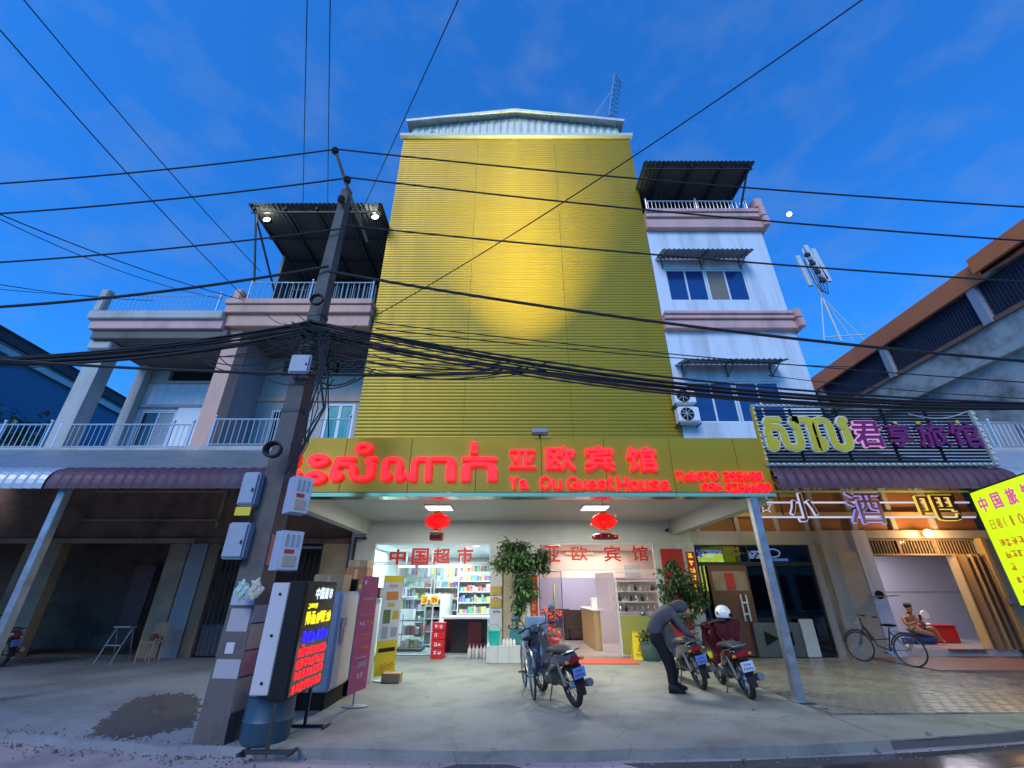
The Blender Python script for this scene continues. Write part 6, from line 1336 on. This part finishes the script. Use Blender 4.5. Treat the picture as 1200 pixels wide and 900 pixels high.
def bicycle(label, basket=True, frame='dark_metal', name='bicycle'):
    t = T(name, label, 'bicycle'); wr = .33
    for nm, y in (('rear_wheel', -.52), ('front_wheel', .54)):
        n1, n2 = 30, 6; w_ = MB().add([(math.cos(b) * .018, y + math.cos(a) * (wr - .018 + math.sin(b) * .018), wr + math.sin(a) * (wr - .018 + math.sin(b) * .018)) for a in [i * 6.2832 / n1 for i in range(n1)] for b in [j * 6.2832 / n2 for j in range(n2)]],
               [(i * n2 + j, i * n2 + (j + 1) % n2, ((i + 1) % n1) * n2 + (j + 1) % n2, ((i + 1) % n1) * n2 + j) for i in range(n1) for j in range(n2)]).build(nm, 'rubber', t, True)
        g = MB().lathe([(.025, -.04), (.025, .04)], (0, y, wr), 10, 'x')
        for k in range(18): a0 = k * .349; g.bar((.02 if k % 2 else -.02, y, wr), (0, y + math.cos(a0) * .3, wr + math.sin(a0) * .3), .004)
        for k in range(30):
            a0, a1 = k * .2094, (k + 1) * .2094; g.bar((0, y + math.cos(a0) * .298, wr + math.sin(a0) * .298), (0, y + math.cos(a1) * .298, wr + math.sin(a1) * .298), .02, .01)
        g.build('rim', 'chrome', w_)
        f = MB(); f.tube([(0, y + math.cos(a) * (wr + .03), wr + math.sin(a) * (wr + .03)) for a in [.2 + k * .25 for k in range(11)]], .018, 5).build('mudguard', frame, t, True)
    MB().tube([(0, -.1, .3), (0, -.22, .78)], .016, 8).build('seat_tube', frame, t, True)
    MB().tube([(0, -.1, .3), (0, .12, .38), (0, .36, .78)], .018, 8).tube([(0, -.18, .55), (0, .15, .5), (0, .37, .85)], .014, 8).build('down_tube', frame, t, True)
    MB().tube([(0, .35, .7), (0, .38, .98)], .016, 8).build('head_tube', frame, t, True)
    for s in (-1, 1):
        MB().tube([(s * .03, .37, .72), (s * .045, .48, .45), (s * .045, .54, wr)], .011, 6).build('fork_leg', frame, t); MB().tube([(s * .03, -.1, .3), (s * .05, -.52, wr), (s * .03, -.2, .7)], .009, 6).build('rear_stay', frame, t)
    MB().tube([(-.27, .2, 1.02), (-.2, .33, 1.03), (0, .38, .99), (.2, .33, 1.03), (.27, .2, 1.02)], .012, 8).build('handlebar', 'chrome', t, True)
    for s in (-1, 1): MB().tube([(s * .27, .21, 1.02), (s * .28, .1, 1.01)], .017, 8).build('grip', 'rubber', t, True)
    MB().loft([((0, -.36, .84), .09, .02), ((0, -.28, .84), .1, .035), ((0, -.15, .84), .05, .03), ((0, -.06, .83), .02, .015)]).build('saddle', 'black', t, True)
    MB().tube([(0, -.22, .77), (0, -.23, .83)], .012, 6).build('seat_post', 'chrome', t)
    g = MB(); [g.bar((s * .07, -.78, .7), (s * .07, -.3, .7), .012) for s in (-1, 0, 1)]; g.bar((-.07, -.75, .7), (.07, -.75, .7), .012).bar((-.06, -.7, .7), (-.05, -.52, wr), .01).bar((.06, -.7, .7), (.05, -.52, wr), .01); g.build('rear_rack', frame, t)
    for s in (-1, 1): MB().bar((s * .08, -.1, .3), (s * .08, -.1 + s * .14, .3 - s * .06), .014).bb(s * .14 - .05, s * .14 + .05, -.14 + s * .14, -.04 + s * .14, .29 - s * .06, .31 - s * .06, .004).build('pedal', 'dark_metal', t)
    MB().lathe([(.08, .035), (.08, .04)], (0, -.1, .3), 18, 'x').build('chainring', 'chrome', t); MB().tube([(-.04, -.2, .3), (-.16, -.25, .0)], .009, 5).build('kick_stand', 'chrome', t)
    if basket:
        b_ = MB()
        for k in range(8):
            x = -.15 + k * .043; b_.bar((x, .72, .98), (x * .8, .68, .74), .005).bar((x, .46, .98), (x * .8, .5, .74), .005)
        for z, s in ((.98, 1), (.9, .95), (.82, .9), (.74, .82)): 
            b_.bar((-.15 * s, .59 + .13 * s, z), (.15 * s, .59 + .13 * s, z), .006).bar((-.15 * s, .59 - .13 * s, z), (.15 * s, .59 - .13 * s, z), .006).bar((-.15 * s, .59 - .13 * s, z), (-.15 * s, .59 + .13 * s, z), .006).bar((.15 * s, .59 - .13 * s, z), (.15 * s, .59 + .13 * s, z), .006)
        b_.build('basket', 'steel', t)
    return t
b1 = bicycle('black bicycle with a wire basket leaning by the column of the open shop'); d1 = gr(1043, 784); d0 = gr(1010, 778)
aim(b1, (9.28, 11.75, 0), (8.78, 12.68, 0), 5)
b2 = bicycle('plain bicycle under the pale blue jacket, just left of the grey scooter', False, 'steel'); place(b2, .3, 9.0, 6, -4)
o = drape('jacket', (.42, 9.0, 1.12), .42, .62, .5, 'jacket_blue', 'pale blue jacket hanging from the bicycle beside the grey scooter', 15, 2); drape('jacket', (.36, 8.85, .72), .22, .42, .2, 'jacket_navy', 'dark blue cloth hanging under the pale blue jacket', 10, 5)
# dark scooters under the left awning
for k, (x, y, a) in enumerate(((-12.6, 12.2, 70),)):
    c = copy_tree(s1); c['label'] = ['dark scooter standing at the left edge under the pale awning', 'dark scooter half hidden behind another under the left awning'][k]; c['group'] = 'scooters in the dark left shop front'; c.location = (x, y, -.02); c.rotation_euler = (0, R(-6), R(a))
# white-framed chair & ladder
t = T('step_stool', 'pale metal step stool standing before the dark doorway on the left', 'stool', (-9.9, 12.6, -.02))
for x in (-10.15, -9.75):
    MB().tube([(x, 12.35, -.02), (x + .08, 12.6, .75)], .015, 6).build('leg', 'steel', t); MB().tube([(x, 12.95, -.02), (x + .08, 12.62, .75)], .015, 6).build('leg', 'steel', t)
MB().bb(-10.1, -9.65, 12.5, 12.72, .75, .78, .008).build('top', 'steel', t); MB().bb(-10.12, -9.7, 12.42, 12.52, .36, .385, .006).build('step', 'steel', t)
t = T('plastic_chair', 'dull plastic chair beside the step stool on the left', 'chair', (-9.2, 12.8, -.02))
MB().bb(-9.4, -9.0, 12.6, 13.0, .4, .44, .015).build('seat', 'dim_beige', t); MB().bb(-9.4, -9.0, 12.98, 13.02, .5, .85, .015).build('backrest', 'dim_beige', t)
for x in (-9.37, -9.03):
    for y in (12.63, 12.98): MB().tube([(x, y, -.02), (x, y, .5)], .018, 6).build('leg', 'dim_beige', t)
o = MB().bb(-9.3, -9.1, 12.7, 12.9, .44, .6, .05).build('red_bag', 'door_brown', None, True); tag(o, 'dark red bag on the dull plastic chair', 'bag')
# big dark tree mass behind the left rail
def far_tree(label, c, r, n, seed): 
    t = T('dark_tree', label, 'tree', (c[0], c[1], 0)); MB().tube([(c[0], c[1], 0), (c[0] + .1, c[1], c[2])], [.2, .08], 8).build('trunk', 'bark', t, True)
    leafcloud(lambda q: Vector((c[0] + q.gauss(0, r), c[1] + q.gauss(0, r), c[2] + q.gauss(0, r * .7))), n, .35, 'leaf_dark', t, 'crown', .4, seed)
far_tree('dark tree behind the balcony rail at the left frame edge', (-17.6, 14.8, 6.2), .7, 900, 4)

# ---------------------------------------------------------------- people
def skin_body(name, chains, m, parent, sub=2):
    """chains: list of [(x,y,z,r), ...]; a chain may start from an earlier point given as a tuple index ('j', i)"""
    vs = []; es = []; rs = []
    for ch in chains:
        prev = None
        for p in ch:
            if p[0] == 'j': prev = p[1]; continue
            vs.append(p[:3]); rs.append(p[3:]); i = len(vs) - 1
            if prev is not None: es.append((prev, i))
            prev = i
    q = parent; off = Vector((0, 0, 0))
    while q: off += q.location; q = q.parent
    me = bpy.data.meshes.new(name); me.from_pydata([tuple(Vector(v) - off) for v in vs], es, [])
    o = bpy.data.objects.new(name, me); col.objects.link(o); o.parent = parent
    sk = o.modifiers.new('skin', 'SKIN'); sk.use_smooth_shade = True
    for i, r in enumerate(rs):
        d = me.skin_vertices[0].data[i]; d.radius = (r[0], r[1] if len(r) > 1 else r[0]); d.use_root = (i == 0)
    sb = o.modifiers.new('sub', 'SUBSURF'); sb.levels = sb.render_levels = sub
    dg = bpy.context.evaluated_depsgraph_get(); dg.update(); nm = bpy.data.meshes.new_from_object(o.evaluated_get(dg))
    o.modifiers.clear(); o.data = nm; nm.materials.clear(); nm.materials.append(MATS[m])
    for p in nm.polygons: p.use_smooth = True
    bpy.data.meshes.remove(me); return o
def hand(parent, w_, dirv, side, m='skin', s=1.):
    """palm with four fingers and a thumb, slightly curled; w_ wrist, dirv pointing direction, side = thumb side"""
    w_, d = Vector(w_), Vector(dirv).normalized(); sd = Vector(side); sd = (sd - d * sd.dot(d)).normalized(); dn = d.cross(sd).normalized()
    ch = [[(*w_, .024 * s), (*(w_ + d * .04 * s), .03 * s, .018 * s), (*(w_ + d * .085 * s), .034 * s, .016 * s)]]
    o = skin_body('hand', ch, m, parent, 2)
    for i, (u, L) in enumerate(((.026, .068), (.009, .076), (-.009, .07), (-.025, .055))):
        b = w_ + d * .085 * s + sd * u * s; p1 = b + d * L * .45 * s - dn * .008 * s; p2 = b + d * L * .75 * s - dn * .028 * s; p3 = b + d * L * .85 * s - dn * .05 * s
        MB().tube([b - d * .015, p1, p2, p3], [.009 * s, .0085 * s, .008 * s, .006 * s], 7).build('finger', m, o, True)
    b = w_ + d * .03 * s + sd * .026 * s; MB().tube([b, b + d * .02 * s + sd * .022 * s, b + d * .055 * s + sd * .03 * s - dn * .01], [.011 * s, .01 * s, .007 * s], 7).build('thumb', m, o, True)
PR = T('person', 'person in a grey hooded jacket and black trousers bending over the middle scooter', 'person', (2.8, 9.1, 0))
# body: pelvis -> spine -> head (under the hood); one continuous surface
px_, py_ = 2.66, 9.12
body = skin_body('body', [
    [(2.62, 9.14, .88, .08, .08), (2.68, 9.14, 1.0, .085, .09), (2.82, 9.14, 1.16, .09, .1), (2.98, 9.15, 1.26, .075, .09), (3.08, 9.15, 1.29, .055, .055), (3.16, 9.15, 1.29, .07, .075), (3.24, 9.15, 1.25, .085, .095), (3.28, 9.15, 1.19, .06, .075)],
    [('j', 0), (2.67, 9.05, .74, .06), (2.76, 9.01, .46, .05), (2.77, 8.98, .12, .035)], [('j', 0), (2.69, 9.24, .74, .06), (2.9, 9.26, .47, .05), (2.92, 9.28, .12, .035)]], 'skin', PR)
skin_body('trousers', [
    [(2.61, 9.14, .93, .125, .13), (2.63, 9.14, .84, .145, .135), (2.66, 9.05, .74, .105, .105), (2.75, 9.01, .46, .078), (2.775, 8.98, .28, .068), (2.77, 8.98, .09, .066)],
    [('j', 1), (2.68, 9.24, .74, .105, .105), (2.9, 9.26, .47, .08), (2.915, 9.28, .28, .068), (2.92, 9.28, .09, .066)]], 'trousers', PR)
skin_body('jacket', [
    [(2.59, 9.14, .84, .125, .14), (2.63, 9.14, .97, .12, .14), (2.72, 9.14, 1.1, .125, .15), (2.86, 9.14, 1.22, .125, .165), (2.99, 9.15, 1.28, .1, .13), (3.06, 9.15, 1.32, .09, .1)],
    [('j', 3), (2.96, 8.95, 1.2, .075), (3.06, 8.88, 1.0, .06), (3.12, 8.87, .9, .054), (3.28, 8.95, .85, .042)],
    [('j', 3), (2.98, 9.34, 1.2, .075), (3.12, 9.42, 1.02, .06), (3.18, 9.4, .94, .054), (3.34, 9.3, .9, .042)]], 'hoodie', PR)
skin_body('hood', [[(3.02, 9.15, 1.3, .1, .11), (3.12, 9.15, 1.335, .115, .12), (3.21, 9.15, 1.325, .125, .13), (3.28, 9.15, 1.27, .1, .115)]], 'hoodie', PR)
hd_ = MB().ell((3.285, 9.15, 1.225), (.06, .075, .085), 14, 10).build('face', 'skin', PR, True)
MB().ell((3.35, 9.15, 1.21), (.02, .014, .022), 8, 6).build('nose', 'skin', hd_, True); MB().ell((3.335, 9.12, 1.24), (.008, .012, .008), 8, 6).ell((3.335, 9.18, 1.24), (.008, .012, .008), 8, 6).build('eyes', 'hair', hd_, True); MB().ell((3.33, 9.15, 1.165), (.01, .024, .007), 8, 5).build('mouth', 'door_brown', hd_, True)
for y in (9.065, 9.235): MB().ell((3.26, y, 1.225), (.018, .01, .03), 8, 6).build('ear', 'skin', hd_, True)
hand(PR, (3.28, 8.95, .85), (.9, .25, -.25), (0, .6, .6)); hand(PR, (3.34, 9.3, .9), (.9, -.25, -.3), (0, -.6, .6))
for x, y, a in ((2.80, 8.96, -.15), (2.95, 9.27, .1)):
    g = MB(); secs = [(-.1, .035, .05), (-.07, .045, .075), (0, .045, .07), (.08, .05, .04), (.15, .045, .028), (.18, .02, .02)]
    g.loft([((0, yy, max(rz, .02)), rx, rz) for yy, rx, rz in secs], 10)
    g.xf(Matrix.Translation((x, y, .004)) @ Matrix.Rotation(R(-90) + a, 4, 'Z')); g.build('shoe', 'black', PR, True)
# second person, sitting in the open shop
P2 = T('person', 'shirtless person sitting on the low mattress in the open shop', 'person', (12.0, 14.8, .42)); bx, by, bz = 12.0, 14.85, .42
skin_body('body', [
    [(bx, by, bz + .1, .15, .12), (bx, by, bz + .28, .13, .1), (bx + .02, by - .02, bz + .44, .15, .1), (bx + .04, by - .04, bz + .55, .06, .06), (bx + .06, by - .07, bz + .59, .055), (bx + .07, by - .09, bz + .66, .085, .09), (bx + .07, by - .09, bz + .75, .085, .095)],
    [('j', 2), (bx - .19, by - .04, bz + .44, .06), (bx - .24, by - .16, bz + .26, .045), (bx - .06, by - .32, bz + .34, .034)], [('j', 2), (bx + .2, by - .06, bz + .43, .06), (bx + .27, by - .2, bz + .26, .045), (bx + .1, by - .34, bz + .36, .034)],
    [('j', 0), (bx + .1, by - .14, bz + .1, .09), (bx + .3, by - .42, bz + .2, .065), (bx + .5, by - .3, bz - .1, .045), (bx + .55, by - .4, bz - .2, .035)], [('j', 0), (bx - .1, by - .14, bz + .1, .09), (bx - .1, by - .46, bz + .12, .065), (bx + .2, by - .5, bz + .02, .045)]], 'skin', P2)
skin_body('shorts', [[(bx, by, bz + .13, .165, .14), (bx, by, bz + .06, .17, .14), (bx + .13, by - .18, bz + .11, .115), (bx + .26, by - .36, bz + .17, .09)], [('j', 1), (bx - .1, by - .18, bz + .1, .115), (bx - .1, by - .36, bz + .12, .09)]], 'paint_navy', P2)
MB().ell((bx + .07, by - .06, bz + .77), (.105, .105, .09), 14, 10).build('hair', 'hair', P2, True)
f2 = MB().ell((bx + .075, by - .175, bz + .73), (.013, .016, .018), 8, 6).build('nose', 'skin', P2, True); MB().ell((bx + .045, by - .165, bz + .755), (.009, .006, .006), 8, 5).ell((bx + .105, by - .165, bz + .755), (.009, .006, .006), 8, 5).build('eyes', 'hair', P2); MB().ell((bx + .075, by - .165, bz + .695), (.02, .007, .005), 8, 5).build('mouth', 'door_brown', P2)
hand(P2, (bx - .06, by - .32, bz + .34), (.7, -.3, .5), (0, 0, 1), s=.95); hand(P2, (bx + .1, by - .34, bz + .36), (-.5, -.3, .7), (0, 0, 1), s=.95)
o = MB().bb(bx - .02, bx + .06, by - .44, by - .425, bz + .4, bz + .54, .004).build('phone', 'black_gloss'); tag(o, 'dark phone held up by the seated shirtless person', 'phone')
# dark motor scooter at the right edge behind the yellow board
c = copy_tree(s3); c['label'] = 'dark red scooter at the right frame edge below the yellow board'; c['group'] = 'scooters at the right edge'; c.location = (14.6, 12.6, .03); c.rotation_euler = (0, 0, R(100))
# ---------------------------------------------------------------- the other side of the street, seen in glass and in the light only
for k, (x0, x1, h, m) in enumerate(((-60, -9, 5.5, 'grey_wall'), (-8.9, 8.5, 6.0, 'old_concrete'), (8.6, 60, 5.2, 'cream'))):
    t = T('shophouse_row', ['grey', 'bare concrete', 'cream'][k] + ' shophouses across the street behind the viewer', 'building', ((x0 + x1) / 2, -19, 0))
    B('wall', m, t, (x0, x1, -26, -16, -.1, h)); B('parapet', 'cream', t, (x0, x1, -16, -15.8, h - .4, h + .5))
    n = int((x1 - x0) / 4.2)
    for i in range(n): 
        x = x0 + .4 + i * 4.2; B('shutter', 'dark_metal', t, (x, x + 3.4, -15.99, -15.95, .1, 2.9)); B('window', 'pane_dark', t, (x + .6, x + 2.8, -15.99, -15.95, 3.6, 4.6))
